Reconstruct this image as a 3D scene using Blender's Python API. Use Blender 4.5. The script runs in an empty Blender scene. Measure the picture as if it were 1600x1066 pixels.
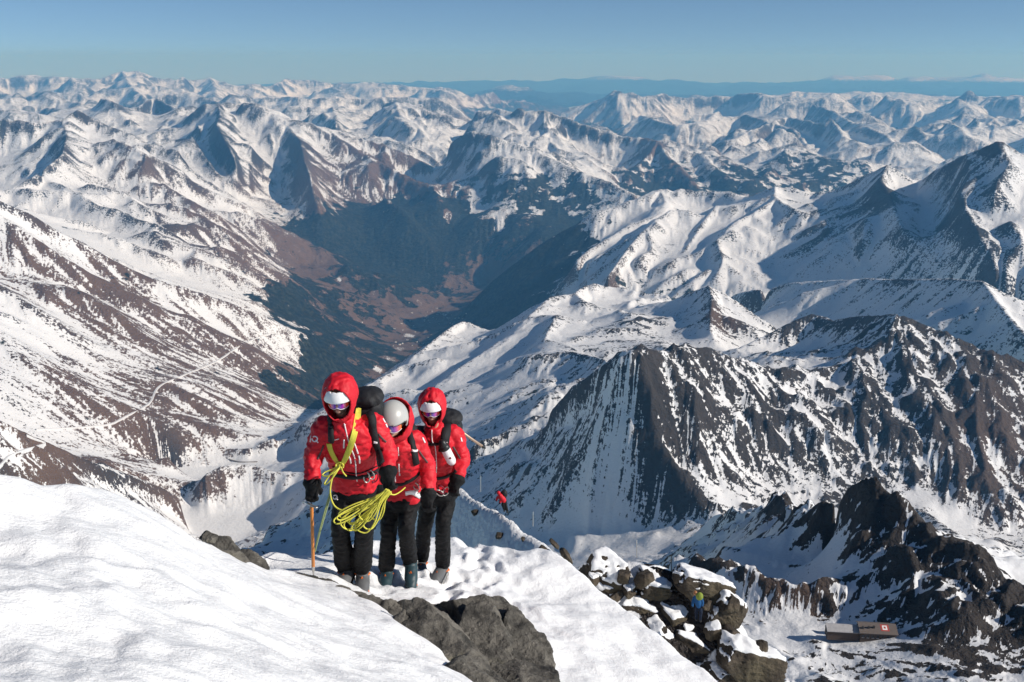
import bpy, bmesh, math, random, time
import numpy as np
from mathutils import Vector, Matrix
from mathutils.bvhtree import BVHTree
T0 = time.time()
R = math.radians
scene = bpy.context.scene
COL = scene.collection

# ------------------------------------------------------------------ camera
F, PITCH, CX, CY = 1555.0, R(15.9), 800.0, 533.0      # focal length in photo pixels, downward pitch
cam_d = bpy.data.cameras.new('camera')
cam_d.sensor_width = 36.0
cam_d.lens = F / 1600.0 * 36.0
cam_d.clip_start = 0.1
cam_d.clip_end = 400000.0
cam = bpy.data.objects.new('camera', cam_d)
COL.objects.link(cam)
cam.location = (0, 0, 0)
cam.rotation_euler = (math.pi / 2 - PITCH, 0, 0)
scene.camera = cam

# ------------------------------------------------------------------ sky and sun
SUN_AZ, SUN_EL = R(104), R(31)      # clockwise from the view direction, above the horizon
world = bpy.data.worlds.new('World')
scene.world = world
world.use_nodes = True
wn = world.node_tree
bg = wn.nodes['Background']
sky = wn.nodes.new('ShaderNodeTexSky')
sky.sky_type = 'NISHITA'
sky.sun_disc = False
sky.sun_elevation = SUN_EL
sky.sun_rotation = SUN_AZ
sky.altitude = 3700
sky.air_density = 1.0
sky.dust_density = 0.0
sky.ozone_density = 2.0
bg.inputs['Strength'].default_value = 0.075
# the visible horizon lies below eye level (curved earth), so the sky runs on a little below it
geo_w = wn.nodes.new('ShaderNodeTexCoord')
sx = wn.nodes.new('ShaderNodeSeparateXYZ'); cx_ = wn.nodes.new('ShaderNodeCombineXYZ')
mz = wn.nodes.new('ShaderNodeMath'); mz.operation = 'MULTIPLY_ADD'; mz.inputs[1].default_value = 0.95; mz.inputs[2].default_value = 0.045
mm = wn.nodes.new('ShaderNodeMath'); mm.operation = 'MAXIMUM'; mm.inputs[1].default_value = 0.012
wn.links.new(geo_w.outputs['Generated'], sx.inputs[0])
wn.links.new(sx.outputs[0], cx_.inputs[0]); wn.links.new(sx.outputs[1], cx_.inputs[1])
wn.links.new(sx.outputs[2], mz.inputs[0]); wn.links.new(mz.outputs[0], mm.inputs[0]); wn.links.new(mm.outputs[0], cx_.inputs[2])
wn.links.new(cx_.outputs[0], sky.inputs[0])
tint = wn.nodes.new('ShaderNodeMix'); tint.data_type = 'RGBA'; tint.blend_type = 'MULTIPLY'; tint.inputs[0].default_value = 1.0
tint.inputs[7].default_value = (0.81, 0.93, 1.03, 1.0)
wn.links.new(sky.outputs['Color'], tint.inputs[6]); wn.links.new(tint.outputs[2], bg.inputs['Color'])
sun_d = bpy.data.lights.new('sun', 'SUN')
sun_d.energy = 5.0
sun_d.angle = R(0.53)
sun_d.color = (1.0, 0.94, 0.86)
sun = bpy.data.objects.new('sun', sun_d)
COL.objects.link(sun)
sv = Vector((math.sin(SUN_AZ) * math.cos(SUN_EL), math.cos(SUN_AZ) * math.cos(SUN_EL), math.sin(SUN_EL)))
sun.rotation_euler = sv.to_track_quat('Z', 'Y').to_euler()
sun.location = sv * 50

scene.view_settings.view_transform = 'Standard'
scene.view_settings.look = 'None'
scene.view_settings.exposure = 0.1
scene.view_settings.gamma = 1.0
scene.render.engine = 'CYCLES'
cy = scene.cycles
cy.use_denoising = True
cy.max_bounces = 6
cy.diffuse_bounces = 3
cy.glossy_bounces = 2
cy.transmission_bounces = 2
cy.volume_bounces = 0
cy.caustics_reflective = False
cy.caustics_refractive = False
cy.sample_clamp_indirect = 6

# ------------------------------------------------------------------ helpers
CP, SP = math.cos(PITCH), math.sin(PITCH)
def ray(px, py):
    u, v = (px - CX) / F, (CY - py) / F
    return u, CP + v * SP, -SP + v * CP
def at(px, py, r):
    """photo pixel at horizontal distance r -> a point of the place"""
    x, y, z = ray(px, py)
    k = r / math.hypot(x, y)
    return Vector((x * k, y * k, z * k))
def atd(px, py, d):
    """photo pixel at depth d along the view axis"""
    x, y, z = ray(px, py)
    return Vector((x * d, y * d, z * d))

def tag(o, label=None, cat=None, group=None, kind=None):
    if label: o['label'] = label
    if cat: o['category'] = cat
    if group: o['group'] = group
    if kind: o['kind'] = kind
    return o
def link(o, parent=None):
    COL.objects.link(o)
    if parent is not None: o.parent = parent
    return o
def mesh_obj(name, verts, faces, mat=None, parent=None, smooth=True):
    me = bpy.data.meshes.new(name)
    me.from_pydata([tuple(v) for v in verts], [], [tuple(f) for f in faces])
    if smooth: me.polygons.foreach_set('use_smooth', [True] * len(me.polygons))
    me.update()
    if mat is not None: me.materials.append(mat)
    return link(bpy.data.objects.new(name, me), parent)
def empty(name, loc=(0, 0, 0), rz=0):
    o = bpy.data.objects.new(name, None)
    o.location = loc; o.rotation_euler = (0, 0, rz); o.empty_display_size = 0.2
    return link(o)

# materials -------------------------------------------------------------
class NT:
    def __init__(s, name):
        s.m = bpy.data.materials.new(name); s.m.use_nodes = True
        s.t = s.m.node_tree; s.t.nodes.clear()
        s.out = s.t.nodes.new('ShaderNodeOutputMaterial')
    def n(s, typ, inp=None, **kw):
        nd = s.t.nodes.new('ShaderNode' + typ)
        for k, v in kw.items(): setattr(nd, k, v)
        for k, v in (inp or {}).items():
            if isinstance(v, bpy.types.NodeSocket): s.t.links.new(v, nd.inputs[k])
            else: nd.inputs[k].default_value = v
        return nd
    def math(s, op, a, b=0.0, c=0.0, clamp=False):
        nd = s.n('Math', {0: a, 1: b, 2: c}, operation=op); nd.use_clamp = clamp
        return nd.outputs[0]
    def mix(s, f, a, b):
        nd = s.n('Mix', {}, data_type='RGBA')
        for k, v in ((0, f), (6, a), (7, b)):
            if isinstance(v, bpy.types.NodeSocket): s.t.links.new(v, nd.inputs[k])
            else: nd.inputs[k].default_value = v if k == 0 else (*v, 1.0)
        return nd.outputs[2]
    def smooth(s, x, lo, hi):
        nd = s.n('MapRange', {0: x, 1: lo, 2: hi, 3: 0.0, 4: 1.0}, interpolation_type='SMOOTHSTEP')
        return nd.outputs[0]
    def noise(s, vec, scale, detail=4.0, rough=0.55, dist=0.0):
        nd = s.n('TexNoise', {'Vector': vec, 'Scale': scale, 'Detail': detail, 'Roughness': rough, 'Distortion': dist})
        return nd.outputs[0]
    def attr(s, name):
        return s.n('Attribute', attribute_name=name)
    def bsdf(s, col, rough=0.7, spec=0.3, normal=None, **kw):
        b = s.n('BsdfPrincipled')
        for k, v in (('Base Color', col), ('Roughness', rough), ('Specular IOR Level', spec)):
            if isinstance(v, bpy.types.NodeSocket): s.t.links.new(v, b.inputs[k])
            else: b.inputs[k].default_value = (*v, 1.0) if k == 'Base Color' else v
        for k, v in kw.items():
            b.inputs[k.replace('_', ' ')].default_value = v
        if normal is not None: s.t.links.new(normal, b.inputs['Normal'])
        s.t.links.new(b.outputs[0], s.out.inputs[0])
        return b
    def bump(s, h, strength=0.3, dist=0.01):
        return s.n('Bump', {'Height': h, 'Strength': strength, 'Distance': dist}).outputs[0]
def simple_mat(name, col, rough=0.7, spec=0.3, var=0.12, scale=30.0, bump=0.0, bdist=0.005, metal=0.0):
    t = NT(name)
    co = t.n('TexCoord').outputs['Object']
    nz = t.noise(co, scale, 5, 0.6)
    lo = tuple(c * (1 - var) for c in col); hi = tuple(min(1, c * (1 + var)) for c in col)
    c = t.mix(nz, lo, hi)
    b = t.bsdf(c, rough, spec, t.bump(t.noise(co, scale * 3, 4, 0.6), bump, bdist) if bump else None)
    b.inputs['Metallic'].default_value = metal
    return t.m
# ================================================================== terrain
# A log-polar height grid about the viewpoint. Ridge and valley lines (photo pixel + horizontal distance) are fixed, the
# ground between them is relaxed like a membrane, then roughened and eroded by running water.
rng = np.random.default_rng(7)
_GR = np.random.default_rng(3).normal(size=(4096, 2)); _GR /= np.linalg.norm(_GR, axis=1)[:, None]
_GX = _GR[:, 0].astype(np.float32).copy(); _GY = _GR[:, 1].astype(np.float32).copy()
def pnoise(x, y, seed=0):
    x = x.astype(np.float32); y = y.astype(np.float32)
    xi = np.floor(x); yi = np.floor(y)
    fx = x - xi; fy = y - yi
    xi = xi.astype(np.int64); yi = yi.astype(np.int64)
    def g(a, b):
        h = ((a * 374761393 + b * 668265263 + seed * 974711) ^ ((a * 374761393 + b * 668265263) >> 13)) * 1274126177
        return (h >> 9) & 4095
    u = fx * fx * fx * (fx * (fx * 6 - 15) + 10); v = fy * fy * fy * (fy * (fy * 6 - 15) + 10)
    def dot(a, b, dx, dy):
        h = g(a, b); return _GX[h] * dx + _GY[h] * dy
    n0 = dot(xi, yi, fx, fy); n1 = dot(xi + 1, yi, fx - 1, fy)
    n2 = dot(xi, yi + 1, fx, fy - 1); n3 = dot(xi + 1, yi + 1, fx - 1, fy - 1)
    a = n0 + u * (n1 - n0); b = n2 + u * (n3 - n2)
    return (a + v * (b - a)) * 1.5
def upsample(a, shape):
    n0, n1 = a.shape
    i = np.clip((np.arange(shape[0]) + .5) * n0 / shape[0] - .5, 0, n0 - 1); j = np.clip((np.arange(shape[1]) + .5) * n1 / shape[1] - .5, 0, n1 - 1)
    i0 = np.minimum(i.astype(int), n0 - 2) if n0 > 1 else np.zeros(shape[0], int); j0 = np.minimum(j.astype(int), n1 - 2)
    fi = (i - i0)[:, None]; fj = (j - j0)[None]
    b = a[i0] * (1 - fi) + a[i0 + 1] * fi
    return (b[:, j0] * (1 - fj) + b[:, j0 + 1] * fj).astype(np.float32)
def blur(a, n=1):
    for _ in range(n):
        p = np.pad(a, 1, mode='edge')
        a = (p[:-2, 1:-1] + p[2:, 1:-1] + p[1:-1, :-2] + p[1:-1, 2:] + 2 * a) / 6
    return a
def bil(a, i, j):
    i = np.clip(i, 0, a.shape[0] - 1.001); j = np.clip(j, 0, a.shape[1] - 1.001)
    i0 = i.astype(np.int32); j0 = j.astype(np.int32); fi = i - i0; fj = j - j0
    return (a[i0, j0] * (1 - fi) + a[i0 + 1, j0] * fi) * (1 - fj) + (a[i0, j0 + 1] * (1 - fi) + a[i0 + 1, j0 + 1] * fi) * fj

class Grid:
    def __init__(s, r0, r1, nr, nt, th=34.0):
        s.r0, s.r1, s.nr, s.nt = r0, r1, nr, nt
        s.t0, s.t1 = -R(th), R(th)
        s.dl = math.log(r1 / r0) / (nr - 1); s.dt = (s.t1 - s.t0) / (nt - 1)
        s.lr = np.log(r0) + s.dl * np.arange(nr); s.r = np.exp(s.lr).astype(np.float32)
        s.th = (s.t0 + s.dt * np.arange(nt)).astype(np.float32)
        s.X = s.r[:, None] * np.sin(s.th)[None]; s.Y = s.r[:, None] * np.cos(s.th)[None]
        s.RR = np.repeat(s.r[:, None], nt, 1)
    def ij(s, x, y):
        r = np.hypot(x, y)
        return (np.log(r) - s.lr[0]) / s.dl, (np.arctan2(x, y) - s.t0) / s.dt
    def solve(s, curves, key='z', iters=(400, 120, 70, 50, 40, 30, 24), default=None):
        P = []; V = []
        for c in curves:
            pts = c['p']; val = c[key]
            if val is None: continue
            for a in range(max(1, len(pts) - 1)):
                b = min(a + 1, len(pts) - 1)
                i0, j0 = s.ij(pts[a][0], pts[a][1]); i1, j1 = s.ij(pts[b][0], pts[b][1])
                m = int(max(abs(i1 - i0), abs(j1 - j0)) * 1.5) + 2
                t = np.linspace(0, 1, m)
                P.append(np.stack([i0 + (i1 - i0) * t, j0 + (j1 - j0) * t], 1)); V.append(val[a] + (val[b] - val[a]) * t)
        P = np.concatenate(P); V = np.concatenate(V)
        ok = (P[:, 0] > -.5) & (P[:, 0] < s.nr - .5) & (P[:, 1] > -.5) & (P[:, 1] < s.nt - .5)
        P = P[ok]; V = V[ok]
        z = None
        nlev = len(iters)
        for L in range(nlev - 1, -1, -1):
            n0 = max(4, s.nr >> L); n1 = max(4, s.nt >> L)
            a = np.clip((P[:, 0] * n0 / s.nr).astype(int), 0, n0 - 1); b = np.clip((P[:, 1] * n1 / s.nt).astype(int), 0, n1 - 1)
            idx = a * n1 + b
            cnt = np.bincount(idx, minlength=n0 * n1); sm = np.bincount(idx, V, minlength=n0 * n1)
            cm = (cnt > 0).reshape(n0, n1); cv = (sm / np.maximum(cnt, 1)).reshape(n0, n1).astype(np.float32)
            z = upsample(z, (n0, n1)) if z is not None else np.full((n0, n1), V.mean(), np.float32)
            wr = 1.0 / s.dl ** 2; wt = 1.0 / s.dt ** 2
            wr, wt = wr / (2 * (wr + wt)), wt / (2 * (wr + wt))
            for _ in range(iters[nlev - 1 - L]):
                z = np.where(cm, cv, z)
                p = np.pad(z, 1, mode='edge')
                z = wr * (p[:-2, 1:-1] + p[2:, 1:-1]) + wt * (p[1:-1, :-2] + p[1:-1, 2:])
            z = np.where(cm, cv, z)
        s.cmask = cm
        return z.astype(np.float32)
    def near(s, cells):
        """1 on the drawn lines, falling to 0 some cells away"""
        m = s.cmask.astype(np.float32)
        f = max(1, int(cells / 4)); n0, n1 = s.nr // f, s.nt // f
        sm = m[:n0 * f, :n1 * f].reshape(n0, f, n1, f).max((1, 3))
        sm = blur(sm, 6)
        sm = upsample(sm, m.shape)
        return np.clip(sm * 3.0, 0, 1)
    def vis(s, z):
        t = z / s.RR
        mx = np.maximum.accumulate(t, 0)
        return t >= mx - 0.004
    def grad(s, z):
        gr = np.gradient(z, axis=0) / (s.RR * s.dl); gt = np.gradient(z, axis=1) / (s.RR * s.dt)
        return gr, gt
    def mesh(s, name, z, mask=None, attrs=None, mat=None):
        if mask is None: mask = np.ones((s.nr - 1, s.nt - 1), bool)
        fi, fj = np.nonzero(mask)
        base = fi * s.nt + fj
        q = np.stack([base, base + 1, base + s.nt + 1, base + s.nt], 1)
        used = np.zeros(s.nr * s.nt, bool); used[q.ravel()] = True
        mp = np.cumsum(used) - 1
        q = mp[q]
        co = np.stack([s.X.ravel(), s.Y.ravel(), z.ravel()], 1)[used].astype(np.float32)
        me = bpy.data.meshes.new(name)
        me.vertices.add(len(co)); me.vertices.foreach_set('co', co.ravel())
        me.loops.add(q.size); me.loops.foreach_set('vertex_index', q.ravel().astype(np.int32))
        me.polygons.add(len(q)); me.polygons.foreach_set('loop_start', np.arange(0, q.size, 4, dtype=np.int32))
        me.polygons.foreach_set('use_smooth', np.ones(len(q), bool))
        me.update(calc_edges=True)
        for k, v in (attrs or {}).items():
            at_ = me.attributes.new(k, 'FLOAT', 'POINT'); at_.data.foreach_set('value', v.ravel()[used].astype(np.float32))
        if mat: me.materials.append(mat)
        o = link(bpy.data.objects.new(name, me)); o['kind'] = 'structure'
        return o
    def hit(s, z, px, py):
        """where the sight line through a photo pixel first meets the ground"""
        x, y, dz = ray(px, py)
        th = math.atan2(x, y); t = dz / math.hypot(x, y)
        j = (th - s.t0) / s.dt; j0 = int(j); fj = j - j0
        col = z[:, j0] * (1 - fj) + z[:, j0 + 1] * fj
        k = np.nonzero(col / s.r >= t)[0]
        if len(k) == 0: return None
        k = k[0]
        if k == 0: rr = s.r[0]
        else:
            a = col[k - 1] / s.r[k - 1] - t; b = col[k] / s.r[k] - t
            f = -a / (b - a); rr = s.r[k - 1] + f * (s.r[k] - s.r[k - 1])
        return Vector((rr * math.sin(th), rr * math.cos(th), rr * t))

def erode(g, z, n, steps, ke, kcap, seed, smooth=0.0, minr=0):
    """water drops run downhill, cut where they speed up and drop their load where it flattens"""
    rg = np.random.default_rng(seed)
    z = z.astype(np.float32).copy()
    flow = np.zeros_like(z)
    cell = (g.r * g.dt)
    v = g.vis(z)
    v[:, :] = blur(v.astype(np.float32), 4) > 0.02
    vi, vj = np.nonzero(v)
    k = rg.integers(0, len(vi), n)
    pi = vi[k] + rg.random(n) - .5; pj = vj[k] + rg.random(n) - .5
    dr = np.zeros(n, np.float32); dt_ = np.zeros(n, np.float32)
    sed = np.zeros(n, np.float32); vel = np.ones(n, np.float32); wat = np.ones(n, np.float32)
    asp = g.dt / g.dl
    n0, n1 = z.shape
    for st in range(steps):
        pi = np.clip(pi, 0, n0 - 2.001); pj = np.clip(pj, 0, n1 - 2.001)
        i0 = pi.astype(np.int32); j0 = pj.astype(np.int32); fi = (pi - i0).astype(np.float32); fj = (pj - j0).astype(np.float32)
        c = cell[i0]
        b = i0 * n1 + j0
        zf = z.ravel()
        z00 = zf[b]; z01 = zf[b + 1]; z10 = zf[b + n1]; z11 = zf[b + n1 + 1]
        gi = ((z10 - z00) * (1 - fj) + (z11 - z01) * fj) * asp / c      # slope along the range
        gj = ((z01 - z00) * (1 - fi) + (z11 - z10) * fi) / c
        h0 = (z00 * (1 - fi) + z10 * fi) * (1 - fj) + (z01 * (1 - fi) + z11 * fi) * fj
        dr = dr * .15 - gi * .85; dt_ = dt_ * .15 - gj * .85
        ln = np.sqrt(dr * dr + dt_ * dt_) + 1e-6; dr /= ln; dt_ /= ln
        ni = np.clip(pi + dr * asp, 0, n0 - 2.001); nj = np.clip(pj + dt_, 0, n1 - 2.001)
        h1 = bil(z, ni, nj)
        dh = (h1 - h0) / c                                              # rise in cell units
        cap = np.maximum(-dh, 0.02) * vel * wat * kcap
        up = dh > 0
        dep = np.where(up, np.minimum(dh, sed), np.where(sed > cap, (sed - cap) * .25, 0))
        ero = np.where(~up & (sed <= cap), np.minimum((cap - sed) * ke, np.maximum(-dh, 0)), 0)
        d = (dep - ero)
        sed = sed - d
        w = d * c
        acc = (np.bincount(b, w * (1 - fi) * (1 - fj), minlength=z.size) + np.bincount(b + 1, w * (1 - fi) * fj, minlength=z.size)
               + np.bincount(b + n1, w * fi * (1 - fj), minlength=z.size) + np.bincount(b + n1 + 1, w * fi * fj, minlength=z.size))
        lim = (0.05 * cell)[:, None]
        z += np.clip(acc.reshape(z.shape), -lim, lim).astype(np.float32)
        flow += np.bincount(b, minlength=z.size).reshape(z.shape)
        vel = np.sqrt(np.maximum(vel * vel * .9 - dh * 1.0, 0.05)); vel = np.minimum(vel, 3)
        wat *= .985
        pi, pj = ni, nj
    return z, flow
def multi_erode(g, z, plan):
    flow = np.zeros_like(z)
    for (f, n, steps, ke, kcap, seed) in plan:
        if f == 1:
            z2, fl = erode(g, z, n, steps, ke, kcap, seed)
            z = z2; flow += fl
        else:
            gc = Grid.__new__(Grid)
            gc.nr, gc.nt = g.nr // f, g.nt // f
            gc.dl, gc.dt = g.dl * f, g.dt * f
            gc.r = g.r[f // 2::f][:gc.nr]; gc.RR = np.repeat(gc.r[:, None], gc.nt, 1)
            zc = z[:gc.nr * f, :gc.nt * f].reshape(gc.nr, f, gc.nt, f).mean((1, 3))
            z2, fl = erode(gc, zc, n, steps, ke, kcap, seed)
            z = z + upsample(z2 - zc, z.shape); flow += upsample(fl.astype(np.float32), z.shape) / (f * f)
    return z, flow
def lic(g, z, seed, steps=14, w=1.0):
    """noise smeared along the fall line"""
    rg = np.random.default_rng(seed)
    nz = rg.normal(size=z.shape).astype(np.float32)
    gr, gt = g.grad(z)
    ln = np.hypot(gr, gt) + 1e-6
    ui = (gr / ln) * (g.dt / g.dl); uj = gt / ln
    I, J = np.meshgrid(np.arange(g.nr, dtype=np.float32), np.arange(g.nt, dtype=np.float32), indexing='ij')
    out = nz.copy()
    for sgn in (1, -1):
        a, b = I.copy(), J.copy()
        for k in range(steps):
            ia = np.clip(np.rint(a), 0, g.nr - 1).astype(np.int32); jb = np.clip(np.rint(b), 0, g.nt - 1).astype(np.int32)
            a = a + sgn * ui[ia, jb] * w; b = b + sgn * uj[ia, jb] * w
            ia = np.clip(np.rint(a), 0, g.nr - 1).astype(np.int32); jb = np.clip(np.rint(b), 0, g.nt - 1).astype(np.int32)
            out += nz[ia, jb]
    return out / out.std()
def curve(pts, rock=None, unit=1000.0):
    """pts: (px, py, km) or (px, ('z', drop m), km)"""
    P = []; Z = []
    for p in pts:
        if isinstance(p[1], tuple):
            x, y, _ = ray(p[0], 300.0); k = p[2] * unit / math.hypot(x, y)
            P.append((x * k, y * k)); Z.append(-p[1][1])
        else:
            v = at(p[0], p[1], p[2] * unit); P.append((v.x, v.y)); Z.append(v.z)
    return {'p': P, 'z': Z, 'rock': None if rock is None else [rock] * len(P)}
# ------------------------------------------------------------------ the mountains, 250 m to 52 km
NRF, NTF = 1400, 1240
gf = Grid(262.0, 52000.0, NRF, NTF)
C = []
def rd(*pts, t='r'):
    c = curve(pts); c['t'] = t; C.append(c)
def vl(*pts): rd(*pts, t='v')       # valley floors, feet of slopes, flats
def gd(*pts): rd(*pts, t='g')       # points on an open slope
Z = lambda d: ('z', d)
# far skyline on the left
rd((-90,118,42),(0,118,42),(50,112,42),(72,120,42),(95,118,41),(140,121,42),(165,118,42),(190,110,43),(213,105,43),(240,116,43),(262,125,43),(300,122,43),(326,119,43),(345,128,42),(375,132,42),(395,127,42),(425,132,42),(450,122,45),(490,120,45),(520,129,45),(560,127,45),(600,127,44),(640,129,44),(680,133,44),(715,139,43),(745,158,42))
# right skyline
rd((890,166,32),(930,158,32),(960,146,31),(988,139,31),(1008,151,31),(1040,144,33),(1080,148,33),(1110,146,33),(1150,144,33),(1190,142,32),(1230,146,32),(1275,150,32),(1320,152,32),(1365,146,32),(1420,158,33),(1460,155,34),(1500,157,34),(1545,152,32),(1600,147,30),(1690,146,30))
vl((745,166,50),(820,170,50),(900,172,48))
vl((-90,Z(1400),50),(400,Z(1500),51),(800,Z(2600),51),(1200,Z(1700),50),(1700,Z(1700),50))
# rows of ranges between 18 and 38 km
rd((-80,150,30),(0,143,30),(40,150,29),(75,140,28),(105,158,27),(130,160,26))
rd((190,110,43),(200,128,38),(210,140,35),(225,150,33))
rd((328,120,43),(338,140,38),(333,150,36))
rd((240,152,26),(255,145,26),(300,143,26),(330,155,25),(345,160,24))
rd((-80,182,22),(0,176,22),(40,168,22),(70,165,22),(105,170,21))
rd((160,160,20),(180,158,20),(215,165,20),(240,150,21),(262,160,20),(283,174,19))
vl((160,165,19),(200,190,17.5),(245,215,16.5),(255,200,17))      # snow field basin
rd((410,148,28),(440,150,28),(470,150,27),(500,152,27),(530,148,27),(560,150,27),(600,150,27),(640,150,27),(680,150,27),(720,165,28))
rd((450,165,22),(480,165,22),(520,165,22),(526,196,19))
rd((600,160,22),(616,157,21),(640,168,20),(690,175,20),(725,185,20),(735,190,20))
rd((616,157,21),(625,180,19),(650,195,18),(668,215,17))
vl((-80,Z(1700),34),(200,Z(1500),30),(420,Z(1500),33),(560,Z(1600),33),(700,Z(2100),34))
vl((-80,Z(1500),25),(120,Z(1300),24),(300,Z(1300),22.5),(420,Z(1500),24),(560,Z(1500),24),(700,Z(1700),24),(800,Z(2000),25))
# left big mountain and its long spur down to the valley
rd((-80,185,13.4),(0,182,13.2),(40,187,13),(85,187,13),(97,190,12.8),(110,176,13),(121,166,13),(135,175,13),(155,186,13),(172,196,12.8),(185,200,12.7),(205,207,12.6),(225,222,12.4),(255,228,12.2),(278,232,12),(283,250,11.8),(320,278,11.6),(380,313,11.4),(440,352,11.2),(500,384,11),(560,413,10.8),(640,440,10.6),(700,461,10.5),(722,470,10.4))
rd((97,190,12.8),(104,215,12.0),(98,240,11.1),(70,262,10.6),(30,290,10.2),(0,298,10.1),(-60,310,10))
vl((-60,252,12.7),(20,260,12.2),(60,272,11.3))
rd((175,215,12),(195,225,11.6),(230,240,11.3),(225,255,11.1),(180,240,11.6))
gd((110,200,12.3),(150,240,11.4),(190,270,10.8),(240,300,10.3),(300,335,9.8),(360,365,9.5),(430,395,9.3),(500,425,9.4))
rd((62,285,10.6),(90,285,10.3),(120,300,9.9),(150,320,9.5),(190,328,9.3),(215,342,9.1),(250,350,8.9),(290,376,8.7),(330,395,8.5),(380,415,8.4),(440,440,8.4))
gd((60,305,9.8),(100,335,9.2),(130,352,8.8),(170,360,8.6),(200,372,8.4))
vl((-60,285,9.5),(0,318,9.0),(60,345,8.5),(130,382,7.9),(200,412,7.7),(260,437,7.6),(330,455,7.6),(400,470,7.7),(470,500,8),(540,520,8.2))
# nearer lit slope on the left
rd((-80,270,6.3),(0,309,6.4),(50,330,6.4),(90,356,6.4),(130,374,6.4),(180,404,6.4),(225,426,6.4),(280,443,6.4),(340,462,6.5),(390,482,6.5),(440,505,6.6),(495,535,6.7),(560,580,6.9),(600,598,7.0))
gd((-60,390,5.6),(0,430,5.4),(80,470,5.3),(160,510,5.2),(240,545,5.1),(320,580,5.1),(400,610,5.2),(450,632,5.3))
gd((-60,470,4.9),(0,505,4.8),(90,560,4.6),(180,610,4.5),(260,650,4.4),(330,680,4.4),(380,700,4.3))
vl((-60,560,4.4),(0,600,4.3),(60,640,4.2),(130,690,4.1),(200,705,4.1),(240,718,4.08),(262,708,4.05))
# valley floor
vl((760,452,11.6),(722,472,10.5),(690,500,9.5),(660,518,8.9),(640,531,8.45),(612,560,7.6),(600,590,7.0),(560,608,6.5),(530,625,6.0),(470,655,5.2),(432,672,4.75),(412,690,4.35))
for w in (-1, 1):
    vl((722+10*w,470,10.45),(690+18*w,500-2*w,9.55-.05*w),(645+18*w,531-3*w,8.5-.08*w))
# reservoir and frozen lake, flat
def flat(drop, pts):
    P = []
    for px, py in pts:
        x, y, z = ray(px, py); r = drop / (-z / math.hypot(x, y)); P.append((px, Z(drop), r / 1000.0))
        v = at(px, py, r); P[-1] = (v.x, v.y)
    C.append({'p': P, 'z': [-drop] * len(P), 'rock': None, 't': 'v'})
flat(1716, [(243,735),(300,733),(340,728),(365,722),(420,713),(462,708),(475,712),(440,722),(400,728)])
flat(1716, [(243,735),(262,745),(300,742),(330,735),(300,737)])
flat(1700, [(285,795),(330,797),(400,800),(432,812),(400,835),(375,850),(320,840),(285,815),(270,800),(330,820),(390,820)])
# knolls by the lake
rd((272,765,3.72),(300,756,3.75),(318,742,3.8),(345,727,3.84),(365,722,3.86),(395,723,3.86),(420,735,3.8),(440,738,3.78),(470,738,3.75))
rd((318,742,3.8),(328,770,3.68),(332,785,3.62))
rd((272,775,3.68),(285,780,3.66),(300,776,3.68),(315,786,3.63))
rd((375,707,4.25),(395,687,4.28),(420,673,4.3),(440,662,4.3),(470,652,4.3),(500,640,4.3),(540,620,4.35),(590,592,4.5),(625,573,4.65),(660,545,4.9),(700,513,5.3),(716,503,5.45),(728,497,5.5),(740,505,5.46),(756,517,5.38),(772,515,5.3),(800,497,5.2),(830,478,5.1),(862,462,5.1),(898,457,5.2))
rd((400,716,4.2),(428,690,4.25),(440,680,4.27))
gd((470,735,3.78),(490,700,3.85),(520,690,3.8),(560,660,3.9),(640,600,4.2),(700,560,4.5),(760,530,4.8))
# brown spur, lower left
rd((-80,620,3.0),(0,655,3.1),(30,668,3.12),(68,684,3.15),(124,711,3.25),(188,737,3.35),(244,755,3.5),(285,776,3.62))
gd((-60,690,2.9),(30,700,2.95),(110,730,3.1),(190,765,3.3),(260,790,3.52))
vl((-60,Z(1900),2.3),(150,Z(1950),2.5),(300,Z(1950),2.7))
# second group of ranges, right of the left mountain
rd((283,185,17.5),(300,178,17),(312,165,16.6),(320,160,16.5),(342,160,16.5),(347,170,16.3),(360,185,16.4),(372,172,16.4),(380,163,16.4),(405,160,16.4),(420,170,16.2),(440,181,16),(470,192,15.8),(500,197,15.7),(550,210,15.5),(600,226,15.2),(640,240,15),(690,268,14.6))
rd((342,160,16.5),(345,180,15.6),(338,195,15.0),(350,215,14.3),(365,240,13.7),(372,262,13.2)); vl((310,200,15.8),(318,230,15),(335,262,14.2),(350,290,13.4))
rd((440,181,16),(455,205,15.2),(470,220,14.6),(475,250,13.6),(485,275,13.1),(490,300,12.7),(500,325,12.4)); vl((420,215,15.4),(430,250,14.8),(440,290,14),(455,330,13))
rd((388,222,14.6),(395,230,14.4),(388,255,13.9),(390,285,13.2))
gd((372,190,15.9),(400,215,15.2),(415,245,14.6),(410,275,13.8),(395,300,13))
vl((300,215,15),(320,245,13.8),(340,270,13.2))
vl((240,225,13.6),(300,268,12.9),(380,318,12.4),(450,362,12.0),(520,398,11.7),(600,430,11.4),(700,458,11.3))
rd((500,197,15.7),(560,235,14.8),(620,265,14),(660,285,13.6),(720,300,13.2))
rd((526,215,17),(600,215,16.6),(660,235,15.9),(700,262,15))
rd((690,205,18),(680,225,17),(700,245,16),(720,265,15))
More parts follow.
